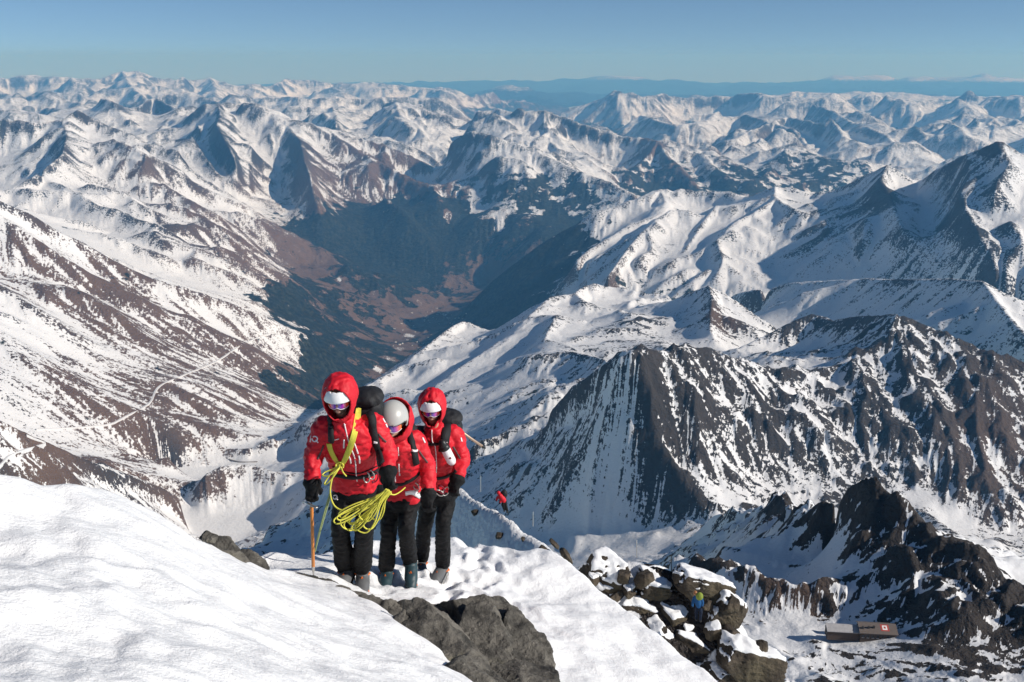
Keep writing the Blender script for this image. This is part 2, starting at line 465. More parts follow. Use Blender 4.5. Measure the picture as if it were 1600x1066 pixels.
# smooth dome and ridge to the right of it
rd((700,222,15),(720,208,14.6),(740,201,14.4),(765,209,14.2),(800,221,14),(840,238,13.7),(880,254,13.3),(905,266,13),(950,281,12.7),(985,299,12.4),(1000,310,12.2))
gd((740,201,14.4),(760,240,13.6),(790,262,13.1),(800,300,12.6),(790,350,12.1),(780,400,11.7),(770,440,11.5))
vl((600,300,13),(640,340,12.4),(680,390,12),(720,430,11.6))
rd((735,190,19.5),(748,168,19),(775,165,19),(800,175,18.6),(830,174,18.2),(852,171,18),(885,180,17.8),(905,190,17.5),(940,200,17.2),(985,212,17),(1010,214,16.8),(1030,220,16.4),(1060,232,16.2),(1095,238,16),(1130,245,15.8),(1160,262,15.4))
rd((852,171,18),(850,195,17.2),(870,212,16.6),(885,235,16),(930,252,15.4),(960,262,15),(982,272,14.7))
rd((875,192,17.4),(850,210,16.6),(832,222,16.2),(800,218,16.4))
rd((1028,220,16.4),(1015,240,15.8),(985,270,15))
rd((1028,220,16.4),(1045,245,15.4),(1065,262,15),(1080,278,14.7))
rd((1095,238,16),(1120,265,15.2),(1150,280,14.9),(1180,285,14.8))
vl((830,235,15.5),(900,262,14.7),(985,292,14),(1050,300,13.8),(1120,305,13.6),(1200,300,14.2),(1270,290,15),(1400,280,15.5),(1500,260,16),(1690,250,17))
rd((1130,180,24),(1165,176,24),(1200,190,22),(1240,200,21),(1250,215,20.5),(1262,230,19.5))
rd((980,195,24),(1000,180,25),(1025,187,23),(1060,195,22),(1100,190,23),(1125,170,24))
rd((1150,215,19),(1230,180,23),(1290,195,20.5),(1297,182,21),(1310,200,20),(1325,225,19))
rd((1270,160,28),(1300,172,25),(1330,190,23),(1380,195,22))
rd((1340,195,21),(1360,197,20.5),(1385,210,20),(1395,225,19))
rd((1410,205,21),(1427,195,21),(1440,205,20.5),(1450,215,20))
rd((1470,215,20),(1480,190,21),(1500,200,20),(1510,210,19.5))
rd((1525,180,22),(1530,205,20),(1560,180,23),(1600,190,22),(1690,180,22))
vl((940,Z(2000),27),(1100,Z(1800),27.5),(1300,Z(1700),27),(1500,Z(1700),27),(1690,Z(1700),26))
# forested flank and the white range on the right
rd((690,518,9.1),(702,503,9.1),(716,490,9),(760,445,9),(800,412,9),(850,374,9),(880,358,9),(905,345,9),(925,328,9),(960,322,9.1),(1000,306,9.3),(1025,294,9.5),(1040,293,9.5),(1055,300,9.4),(1100,297,9.4),(1140,298,9.3),(1160,310,9.1),(1185,300,9),(1210,290,8.9),(1240,290,8.9),(1270,301,8.9),(1300,297,8.8),(1340,277,8.6),(1365,266,8.4),(1388,256,8.3),(1405,268,8.3),(1425,280,8.3),(1437,283,8.4),(1460,265,8.1),(1500,243,7.7),(1530,232,7.5),(1555,219,7.4),(1570,216,7.4),(1585,228,7.4),(1600,240,7.4),(1690,265,7.4))
rd((1030,294,9.5),(1040,315,9),(1025,335,8.7),(985,350,8.4),(960,365,8.2),(925,385,8),(900,405,7.8))
rd((1080,325,8.4),(1050,325,8.4),(1030,340,8.2),(1000,365,7.8),(975,395,7.4),(950,430,7))
rd((1210,290,8.9),(1212,310,8.4),(1180,330,8.1),(1150,345,7.9),(1120,375,7.5),(1130,410,7.1),(1115,435,6.9))
rd((1212,310,8.4),(1240,325,8),(1280,340,7.8),(1290,375,7.3),(1320,400,7),(1360,420,6.8))
rd((1388,256,8.3),(1375,280,8),(1392,305,7.6),(1400,330,7.2),(1410,355,6.9),(1440,385,6.6),(1480,425,6.3))
rd((1345,345,7.4),(1352,340,7.3),(1348,375,7),(1345,400,6.9))
rd((1437,283,8.4),(1430,300,8.1),(1440,320,7.6),(1420,345,7.1))
rd((1510,238,7.6),(1515,270,7.2),(1500,300,6.9),(1510,330,6.6),(1530,365,6.3),(1550,400,6.1),(1560,430,5.9))
rd((1555,219,7.4),(1580,255,7.1),(1560,280,6.9),(1555,300,6.7))
rd((1300,310,8.2),(1290,345,7.7),(1260,320,8.2))
vl((1120,320,8.6),(1090,360,8),(1065,400,7.5))
vl((1440,310,7.9),(1450,360,7.2),(1470,390,6.9))
gd((1570,330,6.6),(1600,380,6.2),(1690,420,6))
vl((720,Z(2250),8.0),(780,Z(2150),7.6),(900,Z(1950),6.9),(1000,Z(1800),6.5),(1150,Z(1650),6.3),(1350,Z(1580),6.2),(1500,Z(1500),5.8),(1690,Z(1450),5.5))
vl((660,Z(2250),7.4),(760,Z(2100),6.6),(860,Z(1800),6.2))
# shaded wall behind the brown pyramid
rd((1145,460,6.5),(1190,447,6.3),(1230,440,6.1),(1300,436,5.7),(1350,434,5.4),(1400,435,5.1),(1480,434,4.7),(1535,437,4.45),(1560,450,4.4),(1600,468,4.4),(1690,490,4.5))
rd((1535,437,4.45),(1555,465,4.2),(1575,490,4.05),(1600,520,3.9),(1680,560,3.7))
vl((1200,Z(1450),4.9),(1300,Z(1400),4.4),(1400,Z(1350),3.9),(1550,Z(1260),3.5),(1690,Z(1260),3.4))
gd((1250,485,5.2),(1350,490,4.6),(1450,500,4.2),(1530,530,3.9))
# brown pyramid and its shaded flank
rd((898,457,5.2),(915,445,5.4),(935,439,5.5),(965,443,5.5),(1000,455,5.4),(1045,460,5.3))
rd((898,457,5.2),(910,468,5.0),(924,478,4.95),(964,484,4.9),(1014,478,4.8),(1051,468,4.75),(1075,455,4.7),(1108,443,4.65),(1130,452,4.65),(1155,470,4.6),(1180,488,4.55),(1215,508,4.5))
rd((1108,443,4.65),(1113,465,4.45),(1111,490,4.25),(1110,512,4.1),(1116,532,4.0))
rd((862,462,5.1),(830,490,4.8),(800,520,4.55),(740,560,4.3),(680,600,4.05),(640,640,3.8),(600,680,3.6),(560,720,3.4))
vl((870,490,4.6),(850,530,4.1),(900,545,3.9),(960,545,3.9),(1030,535,3.9))
rd((820,555,3.8),(850,550,3.75),(890,547,3.75),(920,555,3.6),(945,560,3.45))
vl((820,555,3.85),(790,590,3.75),(740,640,3.55),(720,690,3.2))
rd((860,610,3.2),(820,650,3.1),(780,680,3.02),(740,690,3.0))
rd((1150,545,3.8),(1190,525,3.9),(1235,502,4.0),(1270,487,4.05),(1290,492,4.0),(1310,500,3.9))
gd((1215,508,4.5),(1180,540,4.0),(1140,541,3.8))
# dark striped mountain
rd((860,640,2.78),(898,598,2.6),(927,581,2.5),(948,565,2.42),(972,553,2.38),(985,549,2.36),(1005,544,2.4),(1043,546,2.47),(1080,543,2.54),(1110,541,2.6),(1141,556,2.66),(1199,573,2.74),(1240,578,2.79),(1277,576,2.84),(1331,564,2.92),(1352,551,2.95),(1372,535,3.0),(1390,515,3.04),(1405,490,3.1),(1426,494,3.12),(1455,507,3.12),(1496,525,3.1),(1533,540,3.08),(1600,560,3.05),(1690,590,3.05))
rd((1405,490,3.1),(1360,489,3.35),(1310,495,3.55),(1260,520,3.65))
vl((1180,548,3.5),(1260,550,3.4),(1320,545,3.25))
vl((1300,Z(1150),3.8),(1450,Z(1150),3.5),(1690,Z(1150),3.2))
for (a, b) in (((985,549,2.36),(1075,735,2.26)),((1060,546,2.5),(1160,765,2.27)),((1141,556,2.66),(1260,765,2.37)),((1215,577,2.76),(1360,758,2.45)),((1285,577,2.85),(1440,765,2.5)),((1352,551,2.95),(1500,800,2.45)),((1415,500,3.11),(1560,810,2.45)),((1500,527,3.1),(1640,830,2.45))):
    n = 6; pts = []
    for k in range(n):
        t = k / (n - 1)
        # rib: stands proud of the straight line between ridge and foot
        x = a[0] + (b[0] - a[0]) * t; r_ = a[2] + (b[2] - a[2]) * t
        za = at(*a[:2], a[2]*1000).z; zb = at(*b[:2], b[2]*1000).z
        pts.append((x + 12 * math.sin(t * 9 + a[0]), Z(-(za + (zb - za) * t) - 30 * math.sin(math.pi * t) ), r_))
    rd(*pts)
rd((780,705,3.0),(811,690,2.9),(865,677,2.72),(898,657,2.57),(927,639,2.45),(940,621,2.4),(956,635,2.34),(985,651,2.32),(1010,668,2.3),(1030,684,2.28),(1055,721,2.24),(1080,754,2.21),(1113,804,2.14))
rd((940,621,2.4),(946,600,2.41),(950,580,2.42))
rd((865,677,2.72),(845,720,2.6),(820,770,2.48)); rd((950,630,2.35),(935,700,2.32),(920,780,2.26)); rd((898,657,2.57),(885,720,2.42),(870,780,2.36))
vl((1100,752,2.24),(1150,773,2.24),(1200,781,2.28),(1240,768,2.34),(1330,764,2.42),(1420,762,2.5),(1470,790,2.45),(1520,830,2.38),(1600,850,2.4),(1690,875,2.35))
# glacier
vl((690,795,2.75),(720,802,2.62),(800,824,2.42),(870,831,2.3),(950,829,2.22),(1040,816,2.18),(1113,806,2.14))
vl((1105,770,2.2),(1150,785,2.2),(1183,784,2.22))
vl((700,900,2.2),(760,900,2.1),(900,875,2.05),(1000,852,2.06),(1100,832,2.08),(1180,815,2.12),(1290,790,2.25),(1400,778,2.38),(1450,800,2.28),(1500,840,2.15),(1560,880,2.0),(1620,920,1.85))
vl((900,920,1.75),(1000,880,1.85),(1100,860,1.9))
vl((1150,860,1.5),(1000,900,1.4)); vl((1250,800,2.15),(1420,830,2.05),(1500,880,1.85),(1600,940,1.6),(1690,980,1.45))
# shaded slope on the left below the climbers
rd((720,830,0.62),(700,800,0.7),(680,740,0.85),(665,700,0.96),(600,690,1.2),(550,715,1.35),(520,752,1.42))
gd((340,880,0.95),(385,848,1.03),(430,815,1.14),(480,782,1.28),(518,754,1.41))
gd((470,900,0.85),(540,840,0.93),(600,790,1.0))
vl((250,Z(1400),1.5),(320,Z(1550),2.0),(400,Z(1600),2.5)); vl((200,Z(900),0.9),(300,Z(1000),1.25),(400,Z(1000),1.5),(480,Z(1000),1.7))
# rocky crest with the hut
rd((1113,806,1.65),(1130,800,1.5),(1150,796,1.36),(1180,800,1.2),(1200,787,1.08),(1212,785,1.0),(1228,793,0.9),(1241,812,0.8),(1262,800,0.69),(1287,786,0.65),(1324,764,0.62),(1350,757,0.605),(1370,757,0.6),(1391,774,0.59),(1409,797,0.58),(1440,816,0.575),(1464,844,0.565),(1486,859,0.56),(1526,872,0.55),(1547,896,0.54),(1575,920,0.53),(1600,950,0.515),(1690,1010,0.49))
rd((1000,930,0.62),(1040,890,0.58),(1055,877,0.565),(1075,868,0.56),(1095,861,0.555),(1112,871,0.55),(1133,885,0.545),(1154,897,0.54),(1190,904,0.535),(1216,914,0.53),(1241,922,0.527),(1272,920,0.53),(1311,911,0.537),(1333,902,0.545),(1345,875,0.555),(1355,830,0.575),(1365,790,0.59))
vl((1130,850,0.66),(1190,870,0.63),(1240,885,0.61),(1290,875,0.62),(1310,850,0.64),(1290,820,0.67))
vl((1100,955,0.52),(1180,961,0.515),(1241,969,0.512),(1302,976,0.51),(1350,980,0.505),(1396,985,0.50))
vl((1160,985,0.485),(1240,990,0.49),(1310,995,0.492),(1360,1003,0.486),(1402,1000,0.486))
gd((1420,960,0.51),(1480,980,0.49),(1560,1010,0.47),(1690,1060,0.44))
rd((1400,860,0.553),(1450,920,0.525),(1500,960,0.50)); rd((1500,890,0.535),(1560,960,0.51))
gd((1180,1020,0.455),(1260,1045,0.44),(1340,1050,0.44),(1420,1066,0.43),(1600,1066,0.43),(1690,1080,0.42))
vl((1050,Z(225),0.30),(1300,Z(240),0.32),(1690,Z(255),0.33))
vl((900,Z(420),0.55),(850,Z(600),0.8),(740,Z(800),1.1),(650,Z(950),1.6)); vl((0,Z(1350),1.5),(-90,Z(1400),1.5))
vl((1690,Z(190),0.25),(1000,Z(200),0.25),(700,Z(270),0.4),(400,Z(420),0.5),(0,Z(700),0.7),(-90,Z(700),0.7))
vl((-90,Z(300),0.25),(300,Z(280),0.25),(700,Z(240),0.25))
zf = blur(gf.solve(C), 2); C_FAR = C
nearF = gf.near(10)
print('membrane', round(time.time() - T0, 1))
# distance to the nearest line (share of the range), by jump flooding
def jfa(g, mask, f=1, maxstep=None):
    n0, n1 = g.nr // f, g.nt // f
    m = mask[:n0 * f, :n1 * f].reshape(n0, f, n1, f).max((1, 3)) if f > 1 else mask
    I, J = np.meshgrid(np.arange(n0, dtype=np.float32), np.arange(n1, dtype=np.float32), indexing='ij')
    si = np.where(m, I, -1e6).astype(np.float32); sj = np.where(m, J, -1e6).astype(np.float32)
    al, at_ = g.dl * f, g.dt * f
    d = ((I - si) * al) ** 2 + ((J - sj) * at_) ** 2
    step = maxstep or 256
    while step >= 1:
        for di in (-step, 0, step):
            for dj in (-step, 0, step):
                if di == 0 and dj == 0: continue
                a0, a1 = max(0, di), n0 + min(0, di); b0, b1 = max(0, dj), n1 + min(0, dj)
                if a1 <= a0 or b1 <= b0: continue
                ci = si[a0 - di:a1 - di, b0 - dj:b1 - dj]; cj = sj[a0 - di:a1 - di, b0 - dj:b1 - dj]
                cd = ((I[a0:a1, b0:b1] - ci) * al) ** 2 + ((J[a0:a1, b0:b1] - cj) * at_) ** 2
                w = cd < d[a0:a1, b0:b1]
                d[a0:a1, b0:b1][w] = cd[w]; si[a0:a1, b0:b1][w] = ci[w]; sj[a0:a1, b0:b1][w] = cj[w]
        step //= 2
    d = np.sqrt(np.minimum(d, 1.0)).astype(np.float32)
    return upsample(d, g.X.shape) if f > 1 else d
def raster(g, curves):
    m = np.zeros(g.X.shape, bool)
    for c in curves:
        p = c['p']
        for a in range(len(p) - 1):
            i0, j0 = g.ij(*p[a]); i1, j1 = g.ij(*p[a + 1])
            n = int(max(abs(i1 - i0), abs(j1 - j0)) * 1.5) + 2
            t = np.linspace(0, 1, n)
            i = np.rint(i0 + (i1 - i0) * t).astype(int); j = np.rint(j0 + (j1 - j0) * t).astype(int)
            ok = (i >= 0) & (i < g.nr) & (j >= 0) & (j < g.nt)
            m[i[ok], j[ok]] = True
    return m
def ribs(g, z, n, up, down, seed):
    """spurs: lines traced up and down the fall line of the smooth ground"""
    rg = np.random.default_rng(seed)
    m = np.zeros(z.shape, bool)
    gr, gt = g.grad(z)
    ln = np.hypot(gr, gt) + 1e-6
    ui = (gr / ln) * (g.dt / g.dl); uj = gt / ln
    v = blur(g.vis(z).astype(np.float32), 6) > .01
    vi, vj = np.nonzero(v)
    k = rg.integers(0, len(vi), n)
    for sgn, st in ((1, up), (-1, down)):
        a = vi[k].astype(np.float32); b = vj[k].astype(np.float32)
        lim = rg.random(n) * st + st * .3
        for q in range(int(st * 1.3)):
            ia = np.clip(np.rint(a), 0, g.nr - 1).astype(int); jb = np.clip(np.rint(b), 0, g.nt - 1).astype(int)
            on = q < lim
            m[ia[on], jb[on]] = True
            a = a + sgn * ui[ia, jb]; b = b + sgn * uj[ia, jb]
    return m
RRk = gf.RR
cellr = gf.RR * max(gf.dl, gf.dt)
def fbm(g, base, octs, seed, ridged=True, gain=0.5, warp=0.35):
    out = np.zeros_like(g.X); amp = 1.0; lam = base
    wx = pnoise(g.X / (base * 1.7), g.Y / (base * 1.7), seed + 91); wy = pnoise(g.X / (base * 1.7) + 37, g.Y / (base * 1.7), seed + 92)
    x = g.X + wx * base * warp; y = g.Y + wy * base * warp
    cr = g.RR * max(g.dl, g.dt)
    for o in range(octs):
        fade = np.clip((lam / cr - 2.0) / 3.0, 0, 1)
        if fade.max() > 0:
            n = pnoise(x / lam, y / lam, seed + o)
            if ridged: n = 0.5 - np.abs(n) * 1.6
            out += n * amp * fade
        amp *= gain; lam *= 0.5
    return out
mR = raster(gf, [c for c in C if c['t'] == 'r']); mV = raster(gf, [c for c in C if c['t'] == 'v'])
dR = jfa(gf, mR, 2); dV = jfa(gf, mV, 2)
far_w = np.clip((RRk - 11000) / 7000, 0, 1)
calm = np.clip(dV / (dV + .45 * dR + 1e-5), 0, 1)               # no digging on floors and flats
zb = blur(zf, 3) + fbm(gf, 2500, 6, 61, False) * .018 * RRk
m1 = ribs(gf, zb, 520, 52, 52, 5) | mR
d1 = blur(jfa(gf, m1, 2), 1)
m2 = ribs(gf, zb - .45 * RRk * np.minimum(d1, .05), 4200, 26, 26, 6) | m1
d2 = blur(jfa(gf, m2, 1, 32), 1)
K1 = 0.42 + .20 * np.clip((RRk - 7000) / 4000, 0, 1); K2 = 0.30
dig = (K1 * np.minimum(d1, .05) + K2 * np.minimum(d2, .014)) * RRk
zf = zf - dig * calm
zf += fbm(gf, 4200, 7, 11) * 300 * far_w * np.clip(dR / .01, .1, 1)
zf += fbm(gf, 1300, 7, 23) * .0045 * RRk * np.clip(dR / .006, .15, 1) * calm * (1 - .5 * far_w)
zf += fbm(gf, 160, 7, 37) * .015 * RRk * np.clip(dR / .006, .2, 1) * calm * np.clip((4000 - RRk) / 2000, 0, 1)
zf += (fbm(gf, 45, 5, 47, True, .6) * .012 + fbm(gf, 120, 3, 49, True, .5) * .014) * RRk * np.clip((1300 - RRk) / 400, 0, 1) * np.clip(dV / .03, .05, 1) * np.clip(1.15 - dR / .035, .12, 1)
print('relief', round(time.time() - T0, 1))
z0 = zf.copy()
zf, flow = multi_erode(gf, zf, [(2, 130000, 50, .16, 1.0, 2), (1, 340000, 40, .14, .9, 3)])
print('erosion', round(time.time() - T0, 1))
# flats stay flat
def poly_mask(g, pts_px, drop):
    P = []
    for px, py in pts_px:
        x, y, z = ray(px, py); r = drop / (-z / math.hypot(x, y)); v = at(px, py, r); P.append((v.x, v.y))
    P = np.array(P); m = np.zeros(g.X.shape, bool)
    x0, y0 = P.min(0); x1, y1 = P.max(0)
    sel = np.nonzero((g.X > x0) & (g.X < x1) & (g.Y > y0) & (g.Y < y1))
    X = g.X[sel]; Y = g.Y[sel]; c = np.zeros(len(X), bool)
    for k in range(len(P)):
        xa, ya = P[k]; xb, yb = P[(k + 1) % len(P)]
        if ya == yb: continue
        c ^= ((ya > Y) != (yb > Y)) & (X < (xb - xa) * (Y - ya) / (yb - ya) + xa)
    m[sel] = c
    return m
lake = poly_mask(gf, [(285,795),(330,797),(400,800),(432,812),(400,835),(375,850),(300,845),(270,800)], 1700)
resv = poly_mask(gf, [(243,735),(300,733),(340,728),(365,722),(420,713),(462,708),(475,712),(440,722),(400,728),(330,737),(300,743),(262,746)], 1716)
lm = blur(lake.astype(np.float32), 6); zf = zf * (1 - lm) + (-1700) * lm
lm2 = blur(resv.astype(np.float32), 3); zf = zf * (1 - lm2) + (-1716) * lm2

gr, gt = gf.grad(blur(zf, 1))
slope = np.hypot(gr, gt)
gr0, gt0 = gf.grad(z0); slope0 = blur(np.hypot(gr0, gt0), 4)
# hollows hold snow, ribs are blown bare (curvature in cell units)
zc = zf / (gf.RR * gf.dt)
def lap(a, n):
    return blur(a, n) - a
conc = np.clip(lap(zc, 2) * 1.2, -1, 1) + np.clip(lap(blur(zc, 2), 10) * .5, -1, 1)
streak = lic(gf, blur(zf, 3), 5, 16)
streak = .95 * streak + .4 * (lambda s_: s_ / s_.std())(blur(lic(gf, blur(zf, 3), 6, 26), 2))
drop = -zf
wn1 = pnoise(gf.X / 900, gf.Y / 900, 71) + .5 * pnoise(gf.X / 300, gf.Y / 300, 72)
fl = np.log1p(blur(flow, 1)); fl = np.clip((fl - fl.mean()) / fl.std(), -1.5, 1.1)
# patches of ground that differ, given where they lie
def blob(px, py, rad_px, stretch=1.0, rot=0.0):
    v = gf.hit(z0, px, py)
    if v is None: return 0
    rr = math.hypot(v.x, v.y); k = rad_px / F * rr
    dx = gf.X - v.x; dy = (gf.Y - v.y)
    th = math.atan2(v.x, v.y); a = dx * math.cos(th) - dy * math.sin(th); b = (dx * math.sin(th) + dy * math.cos(th)) / stretch
    return np.exp(-(a * a + b * b) / (k * k))
rock = np.zeros_like(zf); heath = np.zeros_like(zf); bare = np.zeros_like(zf)
for (px, py, rp, st, k) in ((985,610,30,2.5,.45),(1015,640,36,2.5,.45),(1030,700,36,2.5,.4),(1065,750,30,2,.4),(1100,650,90,2.5,.55),(1200,660,90,2.5,.5),(1320,660,100,2.5,.42),(1450,650,110,2.5,.45),(1560,690,110,2.5,.5),(1580,600,70,2,.4),
        (1420,530,40,3,.3),(930,610,40,3,.15),(920,680,50,2,.12),(1000,740,50,2,.30),(860,740,70,2.5,.36),(930,740,60,2,.30),(760,700,60,2.5,.34),(700,620,60,2.5,.12),(800,620,50,2.5,.2),(640,620,30,2.5,.1),(880,620,40,2,.2),(1360,800,55,2,.75),(1450,900,70,1.6,.72),(1560,960,60,1.6,.72),(1420,850,45,1.5,.7),(1480,900,50,1.5,.8),(1540,925,45,1.5,.8),(1590,985,50,1.5,.8),(1480,980,60,1.3,.45),(1560,1030,60,1.3,.5),(1300,820,40,2,.6),
        (1210,800,28,2,.7),(1110,880,30,1.5,.5),(1200,940,35,1.5,.75),(1280,950,40,1.5,.8),(1400,930,50,1.5,.5),(1300,1040,45,1.5,.55),(1360,1040,45,1.5,.55),(1440,1030,50,1.5,.55),(1520,1040,60,1.5,.6),(1580,1000,50,1.5,.5),(1250,1020,30,1.2,.3),
        (1120,490,22,2,.75),(1140,510,20,2,.7),(750,508,16,2,.9),(1000,505,70,2,.35),(900,560,60,2,.22),(1240,510,40,3,.5),(1330,508,45,3,.35),
        (1400,450,120,1.5,.22),(1520,260,50,2,.45),(1500,330,40,2,.35),(1550,380,40,2,.3),(1390,300,30,2,.3),(1300,330,50,2,.36),(1360,320,40,2,.36),(1270,380,50,2,.25),(1420,400,60,2,.25),(1080,400,60,2,.12),
        (450,820,90,2,.22),(440,300,50,2,.2),(340,220,50,2,.25),(80,240,60,2,.25),(230,350,50,2,.28),(300,375,40,2,.3),(470,225,30,2,.25),
        (400,695,24,2,.45),(300,760,25,2,.35),(270,715,25,1.5,.8),(560,250,60,2,.05)):
    rock += k * blob(px, py, rp, st)
for (px, py, rp, st, k) in ((60,690,60,2,.36),(180,730,60,2,.38),(130,450,110,1.5,.28),(250,500,110,1.5,.34),(330,560,110,1.5,.42),(420,560,60,1.5,.45),(100,600,80,1.5,.22),(30,440,60,1.5,.22),
        (270,640,60,1.5,.4),(200,620,80,1.5,.22),(400,640,50,1.5,.25),(330,650,50,1.5,.22),(560,270,70,2,.34),(620,290,70,2,.38),(680,310,50,2,.3),(380,400,80,2,.25),(470,410,70,2,.4),(300,320,80,2,.16),(200,270,60,2,.16),
        (1010,240,25,3,.4),(1060,262,25,3,.3)):
    bare += k * blob(px, py, rp, st)
rock = np.minimum(rock, .95); bare = np.minimum(bare * 1.7, .75)
heath = np.clip(bare * 2.5 + np.clip((drop - 1350) / 300, 0, 1), 0, 1) * np.clip(1 - rock * 1.2, 0, 1)
heath = np.maximum(heath, .75 * (blob(1125,500,30,2) + blob(750,508,16,2) + .6 * blob(1560,690,80,2.5) + .7 * blob(1230,945,60,1.5)).clip(0, 1))
st2 = np.clip(streak, -2.5, 2.5)
snow = 0.66 + 0.42 * np.clip(conc, -.55, .9 - .75 * rock) + 0.10 * st2 + 0.10 * fl - 0.40 * np.clip(slope - 0.8, 0, 1.2) + .10 * wn1
snow -= rock * (1.0 - .35 * st2 * np.clip(rock * 2, 0, 1) - .25 * fl)
snow -= (.10 + .35 * np.clip(slope - .5, 0, 1)) * np.clip((gf.RR - 8000) / 5000, 0, 1)  # bare rock on far steep slopes, also darkening them in place of shade
for (px, py, rp, st, k) in ((925,700,45,2,.42),(955,680,40,2,.45),(985,730,40,2,.40),(960,750,40,2,.35),(1020,760,30,2,.3),(900,640,40,2,.25)):
    snow += k * blob(px, py, rp, st)
snow -= bare * (1.0 - .6 * st2)
snow -= 1.25 * np.clip((drop - 1780 + 160 * wn1 + 40 * st2) / 500, 0, 1.2)
flatm = np.clip(blur((calm < .25).astype(np.float32), 3), 0, 1)
glac = np.clip(blur(np.maximum(lake, resv).astype(np.float32), 2), 0, 1)
for (px, py, rp, st) in ((800,855,60,1.2),(880,855,60,1.2),(950,855,60,1.2),(1020,850,50,1.2),(1090,835,40,1.1),(1490,815,30,1.3),(1440,785,24,1.2),(1545,845,30,1.3),(1595,885,30,1.3),(1140,783,20,1.0),(1240,780,15,1.0),(1280,880,30,3),(1250,985,30,1),(1200,1000,40,1)):
    glac = np.maximum(glac, np.clip(1.6 * blob(px, py, rp, st), 0, 1))
snow = snow * (1 - glac) + .85 * glac
zf = (zf * (1 - glac) + blur(zf, 16) * glac).astype(np.float32)
trees = np.clip((drop - 1800 + 130 * wn1) / 160, 0, 1) * .62 * (1 - np.clip((drop - 2330) / 120, 0, .35)) * (1 - glac)
for (px, py, rp, k) in ((820,440,90,.8),(760,470,60,.8),(900,380,50,.5),(960,440,50,.35),(1060,440,60,.35),(430,600,40,.6),(520,580,50,.7),(450,470,50,.4),(640,380,80,.5),(800,300,70,.5),(900,320,70,.6),(1150,290,90,.6),(1300,270,90,.6),(550,380,70,.6),(700,340,60,.5),(1000,285,60,.6)):
    trees += k * blob(px, py, rp, 2.0) * np.clip((drop - 1250) / 300, 0, 1)
for (px, py, rp, k) in ((560,410,55,-.1),(620,440,55,-.1),(660,465,45,-.05),(770,410,45,.35),(820,390,40,.3),(720,420,40,.25),(600,480,50,.15),(500,395,45,.3),(690,500,30,.35),(660,520,25,.35),(450,400,50,.4)):
    trees -= k * blob(px, py, rp, 2.0)
trees = np.clip(trees, 0, 1.3)
for (px, py, rp, k) in ((700,490,14,.9),(668,503,13,.9),(640,527,12,.9),(610,560,12,.9),(625,545,9,.8),(590,580,9,.7),(655,470,8,.5),(585,460,6,.6),(530,435,5,.9),(780,345,8,.6),(745,330,8,.5),(700,335,7,.5)):
    b_ = np.clip(blob(px, py, rp, 2.0) * 1.3, 0, 1); trees = trees * (1 - b_ * .9); snow = snow + k * 1.35 * b_ * (.75 + .6 * wn1)
M = NT('mountain')
geo = M.n('NewGeometry')
pos = geo.outputs['Position']
sn = M.attr('snow').outputs['Fac']; fo = M.attr('trees').outputs['Fac']; he = M.attr('heath').outputs['Fac']; fin = M.attr('fine').outputs['Fac']
n_big = M.noise(pos, 0.006, 9, 0.62)
n_fin = M.noise(pos, 0.08, 7, 0.62)
n_sml = M.noise(pos, 0.25, 5, 0.62)
nn = M.math('ADD', M.math('MULTIPLY', M.math('SUBTRACT', n_big, .5), 1.0), M.math('ADD', M.math('MULTIPLY', M.math('SUBTRACT', n_fin, .5), 2.8), M.math('MULTIPLY', M.math('SUBTRACT', n_sml, .5), fin)))
sm = M.smooth(M.math('ADD', sn, nn), M.math('SUBTRACT', .20, M.math('MULTIPLY', he, .14)), M.math('ADD', .27, M.math('MULTIPLY', he, .16)))
rockc = M.mix(M.noise(pos, 0.01, 8, .6), (0.020, 0.019, 0.019), (0.070, 0.058, 0.052))
heathc = M.mix(M.noise(pos, 0.006, 9, .65), (0.075, 0.046, 0.034), (0.19, 0.122, 0.088))
treec = M.mix(M.smooth(M.noise(pos, 0.03, 8, .75), .42, .66), (0.003, 0.006, 0.006), (0.040, 0.044, 0.030))
ground = M.mix(he, rockc, heathc)
snowc = M.mix(M.noise(pos, 0.003, 5, .6), (0.58, 0.59, 0.61), (0.76, 0.76, 0.76))
c = M.mix(sm, ground, snowc)
tm = M.smooth(M.math('ADD', fo, M.math('MULTIPLY', M.math('SUBTRACT', M.noise(pos, 0.005, 10, .7), .5), 3.0)), .46, .54)
c = M.mix(tm, c, treec)
n_far = M.noise(pos, 0.0016, 9, 0.62)
bh = M.math('ADD', M.math('MULTIPLY', n_fin, 1.0), M.math('ADD', M.math('MULTIPLY', n_big, 4.0), M.math('MULTIPLY', n_far, M.attr('far').outputs['Fac'])))
bm_ = M.n('Bump', {'Height': bh, 'Strength': M.math('SUBTRACT', 1.0, M.math('MULTIPLY', sm, M.math('SUBTRACT', .75, M.math('MULTIPLY', M.attr('far').outputs['Fac'], .02)))), 'Distance': 12.0}).outputs[0]
M.bsdf(c, 0.75, 0.15, bm_)
MAT_MOUNT = M.m
attrs = {'far': np.clip((gf.RR - 6000) / 14000, 0, 1) * 26.0, 'snow': snow, 'trees': trees, 'heath': heath, 'fine': np.clip((5500 - gf.RR) / 2000, 0, 1.7)}
